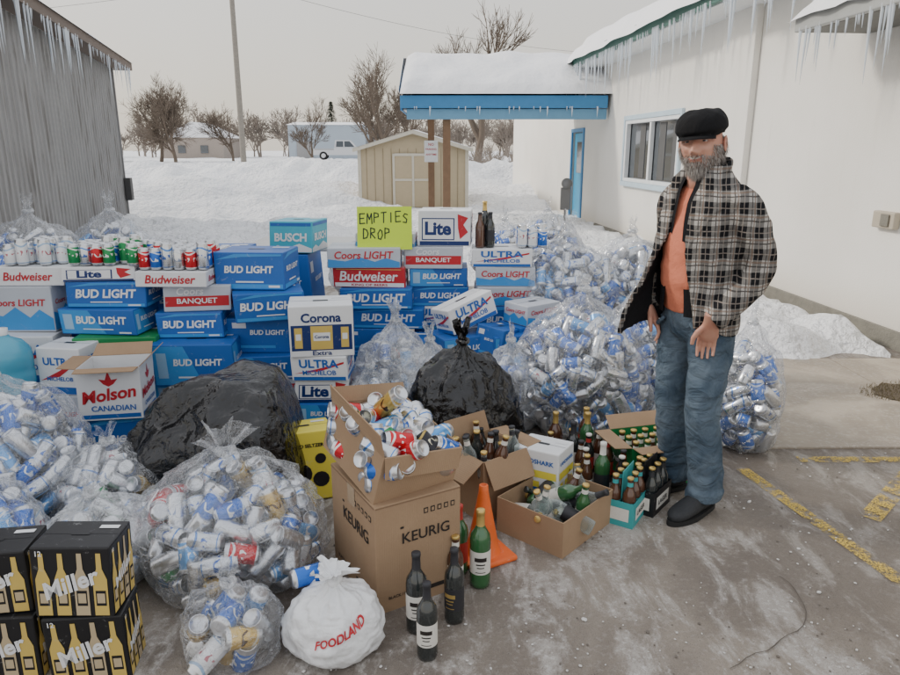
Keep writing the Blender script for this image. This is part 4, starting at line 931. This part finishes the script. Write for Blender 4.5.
def sixpack(x, y, rz, mat, gl, lab, name='six_pack_of_bottles'):
    mb = MB(); t = .003; w, d, h = .2, .135, .12
    for (a, b_) in (((-w / 2, -d / 2, 0), (w / 2, -d / 2 + t, h)), ((-w / 2, d / 2 - t, 0), (w / 2, d / 2, h)), ((-w / 2, -d / 2 + t, 0), (-w / 2 + t, d / 2 - t, h)), ((w / 2 - t, -d / 2 + t, 0), (w / 2, d / 2 - t, h)), ((-w / 2 + .03, -t / 2, h), (w / 2 - .03, t / 2, .25)), ((-w / 2 + t, -d / 2 + t, .001), (w / 2 - t, d / 2 - t, t))): box(mb, a, b_, mat)
    drect(mb, 'front', (w, d, h), 0, 0, .7, .5, LBL); dtext(mb, 'front', (w, d, h), 'LAGER', 0, 0, .5, BLK, .3)
    drect(mb, 'left', (w, d, h), 0, 0, .7, .5, LBL); drect(mb, 'right', (w, d, h), 0, 0, .7, .5, LBL)
    for i in (-1, 0, 1):
        for j in (-1, 1): add_bottle(mb, TR(i * .063, j * .033, .004, 0, 0, U(0, 6)), 'beer', gl, lab, GOLD, .97)
    mb.build(name, (x, y, .002), (0, 0, rz))
sixpack(.80, 2.88, 1.0, LBT, GBR, LBT)
sixpack(.93, 2.98, .9, BLK, GDK, LBK)
ob = case(1.02, 3.28, 0, (.34, .25, .23), 'green', .25, open_top=True)
mb = MB()
for i in range(5):
    for j in range(3): add_bottle(mb, TR(-.13 + i * .065, -.08 + j * .07, .01, 0, 0, U(0, 6)), 'beer', random.choice((GBR, GGR)), LBL, GOLD)
mb.build('bottles', parent=ob)
def one(x, y, kind, gl, lab, cap, sc=1.0):
    mb = MB(); add_bottle(mb, TR(0, 0, 0, 0, 0, 0), kind, gl, lab, cap, sc)
    if kind == 'wine' and lab in (LBL, LBK):
        r = .0378 * sc; ink = INK if lab is LBL else GOLD; a0 = -pi / 2 + U(-.4, .4)
        def patch(a1, a2, z1, z2, m_, rr=r):
            V = []
            for q in range(9):
                a = a1 + (a2 - a1) * q / 8; V += [(rr * cos(a), rr * sin(a), z1 * sc), (rr * cos(a), rr * sin(a), z2 * sc)]
            mb.add(V, [(2 * q, 2 * q + 2, 2 * q + 3, 2 * q + 1) for q in range(8)], m_, None, None, True)
        patch(a0 - .6, a0 + .6, .112, .128, ink); patch(a0 - .45, a0 + .45, .098, .103, ink); patch(a0 - .35, a0 + .35, .086, .090, ink); patch(a0 - .5, a0 + .5, .068, .071, ink)
    mb.build('wine_bottle' if kind == 'wine' else 'beer_bottle', (x, y, .004), (0, 0, U(-.2, .2)))
one(-.115, 2.10, 'wine', GDK, LBL, LBK); one(.015, 2.15, 'wine', GDK, LBK, LBK, .95); one(-.075, 1.965, 'wine', GDK, LBL, LBK, .92); one(.115, 2.36, 'wine', GGR, LBL, GOLD, 1.06); one(.035, 2.44, 'wine', GGR, LBR, LBR, .98); one(.02, 2.32, 'beer', GBR, LBL, GOLD)
mb = MB(); ORG = simple('orange_plastic', (.80, .15, .03), .45, 0, .2, 10, .1, scuff=.2)
V, F, uvs, s_ = lathegeo([(.075, .022), (.068, .03), (.055, .1), (.036, .2), (.02, .29), (.018, .315), (.012, .318), (.010, .30)], 28); mb.add(V, F, ORG, None, uvs, True)
box(mb, (-.105, -.105, 0), (.105, .105, .022), ORG, .008); mb.build('traffic_cone', (.135, 2.56, .006), (0, 0, .5))
mb = MB(); add_can(mb, TR(0, 0, .033, 0, pi / 2, .5), CB, 1, 1.1); mb.build('beer_can', (-.545, 2.09, .17))

# ============================================================ MAN
def clothm(name, col, sc=200, var=.2, rough=.9, bs=.4):
    m, nt, out = newmat(name); co = coords(nt); a = noisen(nt, co, 9, 5); b = noisen(nt, co, sc, 2)
    c = mixc(nt, a, tuple(x * (1 - var) for x in col), tuple(min(1, x * (1 + var)) for x in col))
    princ(nt, out, c, rough, 0, .2, bump(nt, mathn(nt, 'ADD', mathn(nt, 'MULTIPLY', b, .15), noisen(nt, co, 14, 4, .5, 1.0)), bs, .02)); return m
def denim():
    m, nt, out = newmat('denim'); co = coords(nt); a = noisen(nt, co, 5, 5, .6, .5); b = noisen(nt, co, 300, 2)
    c = mixc(nt, ramp(nt, a, .35, .68), (.05, .08, .115), (.14, .185, .23)); c = mixc(nt, mathn(nt, 'MULTIPLY', b, .3), c, (.04, .06, .09))
    mp = nt.nodes.new('ShaderNodeMapping'); mp.inputs['Scale'].default_value = (1, 1, 1.4); lk(nt, co, mp.inputs[0])
    princ(nt, out, c, .9, 0, .2, bump(nt, noisen(nt, mp.outputs[0], 9, 4, .5, 1.2), .8, .035)); return m
def plaid():
    m, nt, out = newmat('plaid_flannel'); co = coords(nt); sp = nt.nodes.new('ShaderNodeSeparateXYZ'); lk(nt, co, sp.inputs[0])
    wob = mathn(nt, 'MULTIPLY', noisen(nt, co, 6, 2), .03)
    a = mathn(nt, 'ADD', mathn(nt, 'ADD', sp.outputs[0], sp.outputs[1]), wob); z = mathn(nt, 'ADD', sp.outputs[2], wob)
    def band(x, per, lo, hi, off=0):
        fr = mathn(nt, 'FRACT', mathn(nt, 'ADD', mathn(nt, 'DIVIDE', x, per), off + 20)); return mathn(nt, 'MULTIPLY', mathn(nt, 'GREATER_THAN', fr, lo), mathn(nt, 'LESS_THAN', fr, hi))
    P = .092
    d = mathn(nt, 'MULTIPLY', mathn(nt, 'ADD', band(a, P, 0, .50), band(z, P, 0, .50)), .5)
    dd = mathn(nt, 'POWER', d, .7)
    c = mixc(nt, dd, (.40, .38, .35), (.012, .012, .014))
    l = mathn(nt, 'MAXIMUM', band(a, P, .70, .76), band(z, P, .70, .76)); c = mixc(nt, mathn(nt, 'MULTIPLY', l, .85), c, (.04, .035, .035))
    l2 = mathn(nt, 'MAXIMUM', band(a, P, .22, .27), band(z, P, .22, .27)); c = mixc(nt, mathn(nt, 'MULTIPLY', l2, .5), c, (.36, .31, .27))
    l3 = mathn(nt, 'MAXIMUM', band(a, P, .86, .94), band(z, P, .86, .94)); c = mixc(nt, mathn(nt, 'MULTIPLY', l3, .6), c, (.16, .10, .07))
    princ(nt, out, c, .95, 0, .15, bump(nt, mathn(nt, 'ADD', noisen(nt, co, 12, 4, .5, 1.2), mathn(nt, 'MULTIPLY', noisen(nt, co, 220, 2), .1)), .8, .035)); return m
DEN = denim(); PLD = plaid(); LIN = clothm('black_lining', (.012, .012, .014)); TSH = clothm('orange_shirt', (.62, .20, .12)); SHO = clothm('dark_shoe', (.035, .037, .04), 120, .3, .6); SOLE = simple('shoe_sole', (.015, .015, .015), .8)
CAPM = clothm('black_wool_cap', (.008, .008, .009), 150)
def skinm():
    m, nt, out = newmat('skin'); co = coords(nt); a = noisen(nt, co, 18, 4); b = noisen(nt, co, 120, 3)
    c = mixc(nt, ramp(nt, a, .35, .7), (.54, .29, .21), (.48, .22, .155))
    p = nt.nodes.new('ShaderNodeBsdfPrincipled'); lk(nt, c, p.inputs['Base Color']); p.inputs['Roughness'].default_value = .5; p.inputs['Subsurface Weight'].default_value = .15; p.inputs['Subsurface Radius'].default_value = (.01, .004, .002); p.inputs['Subsurface Scale'].default_value = .5
    lk(nt, bump(nt, mathn(nt, 'ADD', a, mathn(nt, 'MULTIPLY', b, .4)), .3, .004), p.inputs['Normal']); lk(nt, p.outputs[0], out.inputs[0]); return m
SKN = skinm(); HAIR = simple('grey_hair', (.42, .39, .36), .7, 0, .35, 60, .3); HAIR2 = simple('grey_hair_dark', (.22, .19, .17), .7, 0, .3, 60, .3)
man = empty('standing_man', (1.11, 3.02, 0.010), (radians(1.5), 0, radians(-62)))
def tube(mb, pts, rad, mat, n=20, wr=0.0, ref=Vector((1, 0, 0)), sd=0):
    P = [Vector(p) for p in pts]; V = []; N_ = len(P)
    for i, p in enumerate(P):
        t = (P[min(i + 1, N_ - 1)] - P[max(i - 1, 0)]).normalized(); ax = (ref - t * ref.dot(t)).normalized(); ay = t.cross(ax)
        r = rad[i]; rx, ry = (r, r) if isinstance(r, (int, float)) else r
        for k in range(n):
            a = 2 * pi * k / n; w_ = 1 + wr * noise.noise(Vector((cos(a) * 1.5 + sd, sin(a) * 1.5, i * .55)))
            V.append(p + ax * rx * w_ * cos(a) + ay * ry * w_ * sin(a))
    F = [(i * n + k, i * n + (k + 1) % n, (i + 1) * n + (k + 1) % n, (i + 1) * n + k) for i in range(N_ - 1) for k in range(n)]
    F += [tuple(range(n - 1, -1, -1)), tuple((N_ - 1) * n + k for k in range(n))]
    mb.add(V, F, mat, None, None, True)
def resamp(pts, rad, n):
    P = np.array(pts, float); R2 = np.array([(r, r) if isinstance(r, (int, float)) else r for r in rad], float)
    t = np.linspace(0, 1, len(P)); T = np.linspace(0, 1, n)
    k = max(1, n // len(P) // 2 * 2 + 1); ker = np.ones(k) / k
    def sm(a):
        y = np.interp(T, t, a); return np.convolve(np.pad(y, k // 2, 'edge'), ker, 'valid')
    PP = np.stack([sm(P[:, i]) for i in range(3)], 1); RR = np.stack([sm(R2[:, i]) for i in range(2)], 1)
    return [tuple(p) for p in PP], [tuple(r) for r in RR]
def remesh(ob, vox, smooth=2):
    m = ob.modifiers.new('r', 'REMESH'); m.mode = 'VOXEL'; m.voxel_size = vox; m.use_smooth_shade = True
    s = ob.modifiers.new('s', 'SMOOTH'); s.iterations = smooth; s.factor = .5
    bpy.context.view_layer.update(); dg = bpy.context.evaluated_depsgraph_get(); me = bpy.data.meshes.new_from_object(ob.evaluated_get(dg))
    ob.modifiers.clear(); mats = list(ob.data.materials); ob.data = me
    me.materials.clear()
    for q in mats: me.materials.append(q)
    me.polygons.foreach_set('use_smooth', [True] * len(me.polygons)); return ob
mb = MB()
tube(mb, [(0, .0, 1.02), (0, .005, .97), (0, .01, .91), (0, .01, .84), (0, .01, .80)], [(.148, .112), (.158, .122), (.165, .127), (.16, .12), (.12, .09)], DEN)
for s, kx, ky, axx, ay_ in ((1, .108, -.045, .115, .0), (-1, -.10, -.02, -.11, .03)):
    p, r = resamp([(s * .082, .01, .90), (s * .092, 0, .76), (kx * .98, ky * .7, .60), (kx, ky, .49), (kx * 1.02, ky * .4 + ay_ * .5, .34), (axx, ay_ + .01, .16), (axx, ay_, .055)], [(.093, .112), (.088, .104), (.078, .084), (.072, .076), (.073, .080), (.073, .080), (.078, .094)], 34)
    r = [(a * (1 + .05 * sin(i * 1.9) * (i > 24) + .015 * sin(i * 1.3)), b * (1 + .05 * sin(i * 1.9 + 1) * (i > 24) + .03 * sin(i * 1.6) * exp(-((i - 17) / 3) ** 2))) for i, (a, b) in enumerate(r)]
    tube(mb, p, r, DEN, 24, .12, sd=s * 3)
jn = mb.build('jeans', parent=man); remesh(jn, .009, 2)
mb = MB(); p, r = resamp([(0, .0, .93), (0, -.01, 1.05), (0, -.02, 1.15), (0, -.01, 1.28), (0, 0, 1.40), (0, .01, 1.47), (0, .0, 1.52)], [(.15, .12), (.158, .142), (.16, .15), (.16, .135), (.15, .11), (.10, .08), (.065, .062)], 24)
tube(mb, p, r, TSH, 28, .06); remesh(mb.build('shirt', parent=man), .01, 2)
rings = [(.86, .19, .165), (.95, .188, .165), (1.05, .186, .166), (1.15, .188, .168), (1.25, .192, .165), (1.34, .196, .155), (1.41, .190, .14), (1.46, .165, .12), (1.50, .12, .10), (1.53, .092, .09), (1.55, .088, .088)]
zz = [q[0] for q in rings]; RXs = [q[1] for q in rings]; RYs = [q[2] for q in rings]
def ringr(z): return float(np.interp(z, zz, RXs)), float(np.interp(z, zz, RYs))
mb = MB(); NZ = 40; NA = 60; Vo = []; Vi = []
for i in range(NZ):
    z = .86 + (.69) * i / (NZ - 1); rx, ry = ringr(z)
    gap = .24 + .26 * (1 - sst(.86, 1.3, z)) + .22 * sst(1.4, 1.52, z)
    for j in range(NA):
        t = j / (NA - 1); a = -pi / 2 + gap + t * (2 * pi - 2 * gap)
        w_ = 1 + .08 * noise.noise(Vector((cos(a) * 2.2, sin(a) * 2.2, z * 7))) + .035 * noise.noise(Vector((cos(a) * 6, sin(a) * 6, z * 12)))
        lowz = 1 - sst(.86, 1.35, z)
        right = exp(-((1 - t) / .10) ** 2); left = exp(-(t / .12) ** 2)
        x = rx * w_ * cos(a) - right * .06 * lowz + left * .03 * lowz; y = ry * w_ * sin(a) - right * .17 * lowz - left * .01 * lowz
        zo = z - .02 * right * lowz + .03 * left * (1 - sst(.86, 1.0, z)) + .012 * sin(t * 23) * (1 - sst(.86, .98, z))
        Vo.append((x, y, zo)); n = Vector((cos(a), sin(a), 0)); Vi.append((x - n.x * .026, y - n.y * .026, zo))
F = []; o = len(Vo)
for i in range(NZ - 1):
    for j in range(NA - 1):
        a = i * NA + j; F.append((a, a + 1, a + NA + 1, a + NA)); F.append((o + a, o + a + NA, o + a + NA + 1, o + a + 1))
for i in range(NZ - 1):
    a = i * NA; F.append((a, a + NA, o + a + NA, o + a)); a = i * NA + NA - 1; F.append((a, o + a, o + a + NA, a + NA))
for j in range(NA - 1):
    F.append((j, o + j, o + j + 1, j + 1)); a = (NZ - 1) * NA + j; F.append((a, a + 1, o + a + 1, o + a))
mb.add(Vo + Vi, F, PLD, None, None, True)
ARM = {1: [(.13, .0, 1.42), (.182, .01, 1.40), (.218, .04, 1.31), (.238, .07, 1.21), (.246, .075, 1.14), (.238, .03, 1.07), (.212, -.045, .995), (.190, -.095, .945), (.182, -.108, .93)],
       -1: [(-.13, .0, 1.42), (-.18, .01, 1.40), (-.212, .03, 1.31), (-.232, .05, 1.2), (-.24, .05, 1.13), (-.232, .01, 1.06), (-.21, -.05, .99), (-.190, -.095, .945), (-.182, -.108, .93)]}
for s in (1, -1):
    p, r = resamp(ARM[s], [(.062, .074), (.070, .076), (.067, .072), (.062, .067), (.060, .064), (.056, .059), (.052, .055), (.048, .051), (.047, .050)], 32)
    r = [(a * (1 + .07 * sin(i * 1.7) * exp(-((i - 17) / 5) ** 2) + .04 * sin(i * 2.3) * (i > 22)), b * (1 + .05 * sin(i * 1.7 + 1) * exp(-((i - 17) / 5) ** 2))) for i, (a, b) in enumerate(r)]
    tube(mb, p, r, PLD, 22, .16, sd=s * 5)
pc = []
for k in range(17):
    a = -pi / 2 + .75 + k / 16 * (2 * pi - 1.5); pc.append((.088 * cos(a), .083 * sin(a) + .0, 1.545 + .012 * sin(a) - .03 * (abs(k - 8) / 8) ** 3))
tube(mb, pc, [(.012, .028)] * 17, PLD, 12, 0, Vector((0, 0, 1)).cross(Vector((1, 0, 0))))
for s in (1, -1):
    a = -pi / 2 + s * .75; bx, by = .088 * cos(a), .083 * sin(a)
    tube(mb, [(bx, by, 1.53), (bx + s * .02, by - .03, 1.49), (bx + s * .035, by - .045, 1.45)], [(.02, .014), (.03, .012), (.012, .008)], PLD, 10)
jk = mb.build('plaid_jacket', parent=man); jk.data.materials.append(LIN); remesh(jk, .0085, 2)
idx = []
for pl in jk.data.polygons:
    c = pl.center; rx, ry = ringr(c.z); n = pl.normal
    rad = sqrt((c.x / rx) ** 2 + (c.y / ry) ** 2); inner = (n.x * c.x + n.y * c.y) < -.25 * sqrt(c.x ** 2 + c.y ** 2) and abs(c.x) < .215 and (rad < 1.03 or (c.y < -.12 and c.x < .1))
    idx.append(1 if inner and c.z < 1.54 else 0)
jk.data.polygons.foreach_set('material_index', idx)
mb = MB(); Vo = []
for i in range(24):
    z = .93 + .57 * i / 23; rx, ry = ringr(z); g0 = .15 + .20 * (1 - sst(.93, 1.35, z)) + .12 * sst(1.4, 1.5, z)
    for j in range(40):
        a = -pi / 2 + g0 + j / 39 * (2 * pi - 2 * g0); q = .90
        Vo.append((rx * q * cos(a), ry * (q + .03) * sin(a), z))
mb.add(Vo, [(i * 40 + j, i * 40 + j + 1, (i + 1) * 40 + j + 1, (i + 1) * 40 + j) for i in range(23) for j in range(39)], LIN, None, None, True); mb.build('jacket_lining', parent=man)
def hand(side, M, name):
    mb = MB()
    tube(mb, [(0, 0, .05), (0, 0, 0), (0, 0, -.03), (0, 0, -.07), (0, 0, -.095)], [(.027, .021), (.028, .02), (.038, .019), (.043, .017), (.038, .012)], SKN, 16)
    for k, (fx, L) in enumerate(((-.031, .066), (-.011, .078), (.010, .073), (.029, .056))):
        pts = [(fx * .9, 0, -.075), (fx, 0, -.095), (fx * 1.05, -.004, -.095 - L * .45), (fx * 1.05, -.018, -.095 - L * .78), (fx * 1.03, -.036, -.095 - L)]
        tube(mb, pts, [.010, .0098, .0088, .0078, .006], SKN, 10)
    s = -side
    tube(mb, [(s * .02, -.003, -.02), (s * .043, -.012, -.045), (s * .058, -.022, -.072), (s * .06, -.032, -.1)], [.014, .013, .0105, .008], SKN, 10)
    ob = mb.build(name, parent=man); remesh(ob, .0035, 2); ob.matrix_local = M
def handM(w0, d, nrm):
    z = -Vector(d).normalized(); y = Vector(nrm); y = (y - z * y.dot(z)).normalized(); x = y.cross(z)
    m = Matrix((x, y, z)).transposed().to_4x4(); m.translation = Vector(w0); return m
hand(1, handM((.176, -.112, .925), (-.38, .30, -1), (-.8, .8, .4)), 'left_hand')
hand(-1, handM((-.176, -.112, .925), (.38, .30, -1), (.8, .8, .4)), 'right_hand')
mb = MB()
for s in (1, -1):
    tube(mb, [(s * .075, -.118, .900), (s * .110, -.118, .868), (s * .150, -.085, .845), (s * .170, -.02, .838)], [.007, .010, .010, .006], DEN, 8)
mb.build('pocket_edges', parent=man)
for s, ax_, ay_, yaw in ((1, .115, .0, .10), (-1, -.11, .03, -.35)):
    mb = MB(); P = [(0, .075, .045), (0, .05, .055), (0, .0, .065), (0, -.05, .055), (0, -.1, .045), (0, -.155, .038), (0, -.20, .030), (0, -.222, .024)]
    p, r = resamp(P, [(.02, .03), (.036, .045), (.041, .058), (.043, .05), (.049, .04), (.050, .033), (.040, .026), (.012, .012)], 26)
    tube(mb, p, r, SHO, 20); tube(mb, [(0, .02, .05), (0, .01, .12)], [(.045, .055), (.046, .052)], SHO, 16)
    ob = mb.build('shoe', parent=man); remesh(ob, .006, 2); ob.location = (ax_, ay_, .006); ob.rotation_euler = (0, 0, yaw)
    mb = MB(); out_ = []
    for k in range(32):
        a = 2 * pi * k / 32; y = -.073 + .160 * sin(a); wd = .043 + .012 * sst(.0, -.14, y) if y < 0 else .042; out_.append((wd * cos(a), y))
    V = [(x, y, 0) for x, y in out_] + [(x * .98, y * .99, .022) for x, y in out_]
    mb.add(V, [tuple(range(31, -1, -1)), tuple(range(32, 64))] + [(k, (k + 1) % 32, 32 + (k + 1) % 32, 32 + k) for k in range(32)], SOLE)
    mb.build('sole', (ax_, ay_, 0), (0, 0, yaw), man)
# head
hd = empty('head'); hd.parent = man; hd.location = (0, -.045, 1.635); hd.rotation_euler = (radians(-2), radians(-4), radians(28)); hd.scale = (1.06, 1.06, 1.04)
def headpt(th, ph, off=0):
    d = Vector((sin(th) * cos(ph), sin(th) * sin(ph), cos(th))); a, b, c = .077, .097, .122
    x, y, z = a * d.x, b * d.y, c * d.z
    if z < 0: k = (-z / c); x *= 1 - .22 * k ** 1.6; y = y * (1 - .10 * k) - .010 * k if y < 0 else y * (1 - .35 * k)
    if y < 0:
        fr = min(1, -y / b * 1.3)
        y -= .030 * exp(-(x / .0125) ** 2) * (exp(-((z + .030) / .013) ** 2) + .62 * exp(-((z + .010) / .02) ** 2)) * fr
        y -= .009 * (exp(-((abs(x) - .012) / .007) ** 2) * exp(-((z + .034) / .008) ** 2))
        for s in (-1, 1): y += .009 * exp(-((x - s * .031) / .016) ** 2 - ((z - .010) / .010) ** 2) * fr; y -= .007 * exp(-((x - s * .038) / .018) ** 2 - ((z + .022) / .014) ** 2) * fr
        y -= .007 * exp(-((z - .030) / .010) ** 2) * fr * exp(-(x / .05) ** 2); y += .004 * exp(-((z + .060) / .004) ** 2) * exp(-(x / .022) ** 2)
        y -= .004 * exp(-((z + .068) / .006) ** 2) * exp(-(x / .02) ** 2) + .004 * exp(-((z + .052) / .005) ** 2) * exp(-(x / .02) ** 2)
        y -= .008 * exp(-((z + .100) / .016) ** 2) * exp(-(x / .03) ** 2)
    v = Vector((x, y, z)); return v + d * off if off else v
mb = MB(); V = []; nt_, np_ = 90, 110
for i in range(nt_ + 1):
    for j in range(np_): V.append(headpt(pi * i / nt_, 2 * pi * j / np_))
mb.add(V, [(i * np_ + j, (i + 1) * np_ + j, (i + 1) * np_ + (j + 1) % np_, i * np_ + (j + 1) % np_) for i in range(nt_) for j in range(np_)], SKN, None, None, True)
for s in (-1, 1):
    V = []
    for i in range(13):
        for j in range(16):
            th = pi * i / 12; ph = 2 * pi * j / 16; x = .007 * sin(th) * cos(ph); y = .017 * sin(th) * sin(ph); z = .031 * cos(th); rim = (sqrt((y / .017) ** 2 + (z / .031) ** 2)); x += .008 * (rim > .6); V.append((s * (.078 + x), y + .012 + z * .15, z - .004))
    mb.add(V, [(i * 16 + j, (i + 1) * 16 + j, (i + 1) * 16 + (j + 1) % 16, i * 16 + (j + 1) % 16) for i in range(12) for j in range(16)], SKN, None, None, True)
mb.build('face', parent=hd)
mb = MB(); tube(mb, [(0, .03, -.19), (0, .022, -.14), (0, .015, -.08)], [(.062, .06), (.06, .06), (.056, .06)], SKN, 20); mb.build('neck', parent=hd)
EW = simple('eye_white', (.55, .50, .46), .3); EI = simple('iris', (.04, .05, .06), .2); LIP = simple('lips', (.42, .16, .13), .5); TTH = simple('teeth', (.6, .56, .48), .4)
mb = MB()
for s in (-1, 1):
    V, F, uvs, s_ = lathegeo([(.0001, -.0115)] + [(.0115 * sin(q), -.0115 * cos(q)) for q in np.linspace(.2, pi - .2, 10)] + [(.0001, .0115)], 14)
    ex, ey, ez = s * .031, -.073, .009
    mb.add(V, F, EW, TR(ex, ey, ez), uvs, True); V2, F2, u2, s2 = lathegeo([(.0001, .0), (.0052, -.0006), (.0053, -.002)], 14); mb.add(V2, F2, EI, TR(ex, ey - .0121, ez, pi / 2), u2, True)
    for (za, zb2) in ((.22, 1.5), (-1.5, -.28)):
        VV = []
        for i in range(7):
            el = za + (zb2 - za) * i / 6
            for j in range(13):
                az = -pi + pi * j / 12; VV.append((ex + .0128 * cos(el) * cos(az), ey + .0128 * cos(el) * sin(az), ez + .0128 * sin(el)))
        mb.add(VV, [(i * 13 + j, i * 13 + j + 1, (i + 1) * 13 + j + 1, (i + 1) * 13 + j) for i in range(6) for j in range(12)], SKN, None, None, True)
mb.build('eyes', parent=hd)
mb = MB(); sm = [(-.026, -.086, -.053), (-.013, -.0955, -.059), (0, -.0975, -.061), (.013, -.0955, -.059), (.026, -.086, -.053)]
tube(mb, sm, [.0022, .0035, .004, .0035, .0022], LIP, 8); tube(mb, [(x * .85, y - .0015, z + .004) for x, y, z in sm], [.001, .0028, .003, .0028, .001], TTH, 8); mb.build('mouth', parent=hd)
rnd = random.Random(9); mbs = MB(); VV = []; FF = []; VD = []; FD = []
def strand(p, d, L, w_, dark):
    A, B = (VD, FD) if dark else (VV, FF); sd_ = Vector((rnd.uniform(-1, 1), rnd.uniform(-1, 1), rnd.uniform(-1, 1))).cross(d).normalized() * w_; k = len(A)
    m_ = p + d * L * .55 + Vector((0, 0, .002)); A.extend([p - sd_, p + sd_, m_ + sd_ * .8, m_ - sd_ * .8, p + d * L + Vector((0, 0, -L * .2))]); B.extend([(k, k + 1, k + 2, k + 3), (k + 3, k + 2, k + 4)])
for i in range(13000):
    th = rnd.uniform(.3, 1.0) * pi; ph = rnd.uniform(0, 2 * pi); p = headpt(th, ph); c = p
    front = c.y < .015
    beard = (front and (c.z < -.066 or (c.z < -.040 and c.z > -.052 and abs(c.x) < .04) or (c.z < -.045 and abs(c.x) > .026) or (abs(c.x) > .052 and c.z < -.005 and c.y > -.06)))
    hair = (c.y > .0 and -.09 < c.z < .03) and not (c.y < .02 and abs(c.x) > .06 and c.z < .0)
    n = Vector((c.x / .077, c.y / .097, c.z / .122)).normalized()
    if beard: strand(p - n * .002, (n * .7 + Vector((0, -.1, -.9)) * .8 + Vector((rnd.uniform(-.3, .3), rnd.uniform(-.3, .3), rnd.uniform(-.3, .3)))).normalized(), rnd.uniform(.010, .026) * (1.3 if c.z < -.085 else .8), .0011, rnd.random() < .3)
    elif hair: strand(p, (n * .5 + Vector((0, .3, -1)) + Vector((rnd.uniform(-.3, .3), 0, 0))).normalized(), rnd.uniform(.02, .045), .0012, rnd.random() < .5)
    elif p.y < -.06 and abs(abs(c.x) - .031) < .017 and abs(c.z - .0285) < .004: strand(p, Vector((.6 * (1 if c.x > 0 else -1), -.5, .1)).normalized(), .012, .0008, rnd.random() < .5)
mbs.add(VV, FF, HAIR); mbs.add(VD, FD, HAIR2); mbs.build('beard_and_hair', parent=hd)
mb = MB(); V = []
for i in range(30):
    u = i / 29
    for j in range(56):
        a = 2 * pi * j / 56
        if u < .25: k = u / .25; r = .95 + .14 * sst(0, 1, k); z = .036 + .024 * k
        else: k = (u - .25) / .75; r = 1.09 * cos(k * pi / 2) ** .6; z = .060 + .072 * sin(k * pi / 2) ** .9
        fx = .088 * r * cos(a); fy = .108 * r * sin(a); z += .16 * fy * (1 - .4 * u) + .006 * noise.noise(Vector((fx * 30, fy * 30, u * 3))); V.append((fx, fy - .002, z))
mb.add(V, [(i * 56 + j, i * 56 + (j + 1) % 56, (i + 1) * 56 + (j + 1) % 56, (i + 1) * 56 + j) for i in range(29) for j in range(56)], CAPM, None, None, True)
V = []
for i in range(7):
    e = i / 6
    for j in range(21):
        a = -pi / 2 + (j / 20 - .5) * 1.9; r = 1 + .34 * e * max(0, cos((j / 20 - .5) * pi)) ** .6; V.append((.084 * r * cos(a), .102 * r * sin(a), .030 - .012 * e))
o = len(V); V += [(x, y, z - .006) for x, y, z in V]
mb.add(V, [(i * 21 + j, i * 21 + j + 1, (i + 1) * 21 + j + 1, (i + 1) * 21 + j) for i in range(6) for j in range(20)] + [(o + i * 21 + j, o + i * 21 + j + 1, o + (i + 1) * 21 + j + 1, o + (i + 1) * 21 + j) for i in range(6) for j in range(20)] + [(6 * 21 + j, 6 * 21 + j + 1, o + 6 * 21 + j + 1, o + 6 * 21 + j) for j in range(20)], CAPM, None, None, True)
mb.build('flat_cap', parent=hd)
print('FACES', sum(len(o.data.polygons) for o in scene.objects if o.type == 'MESH'))
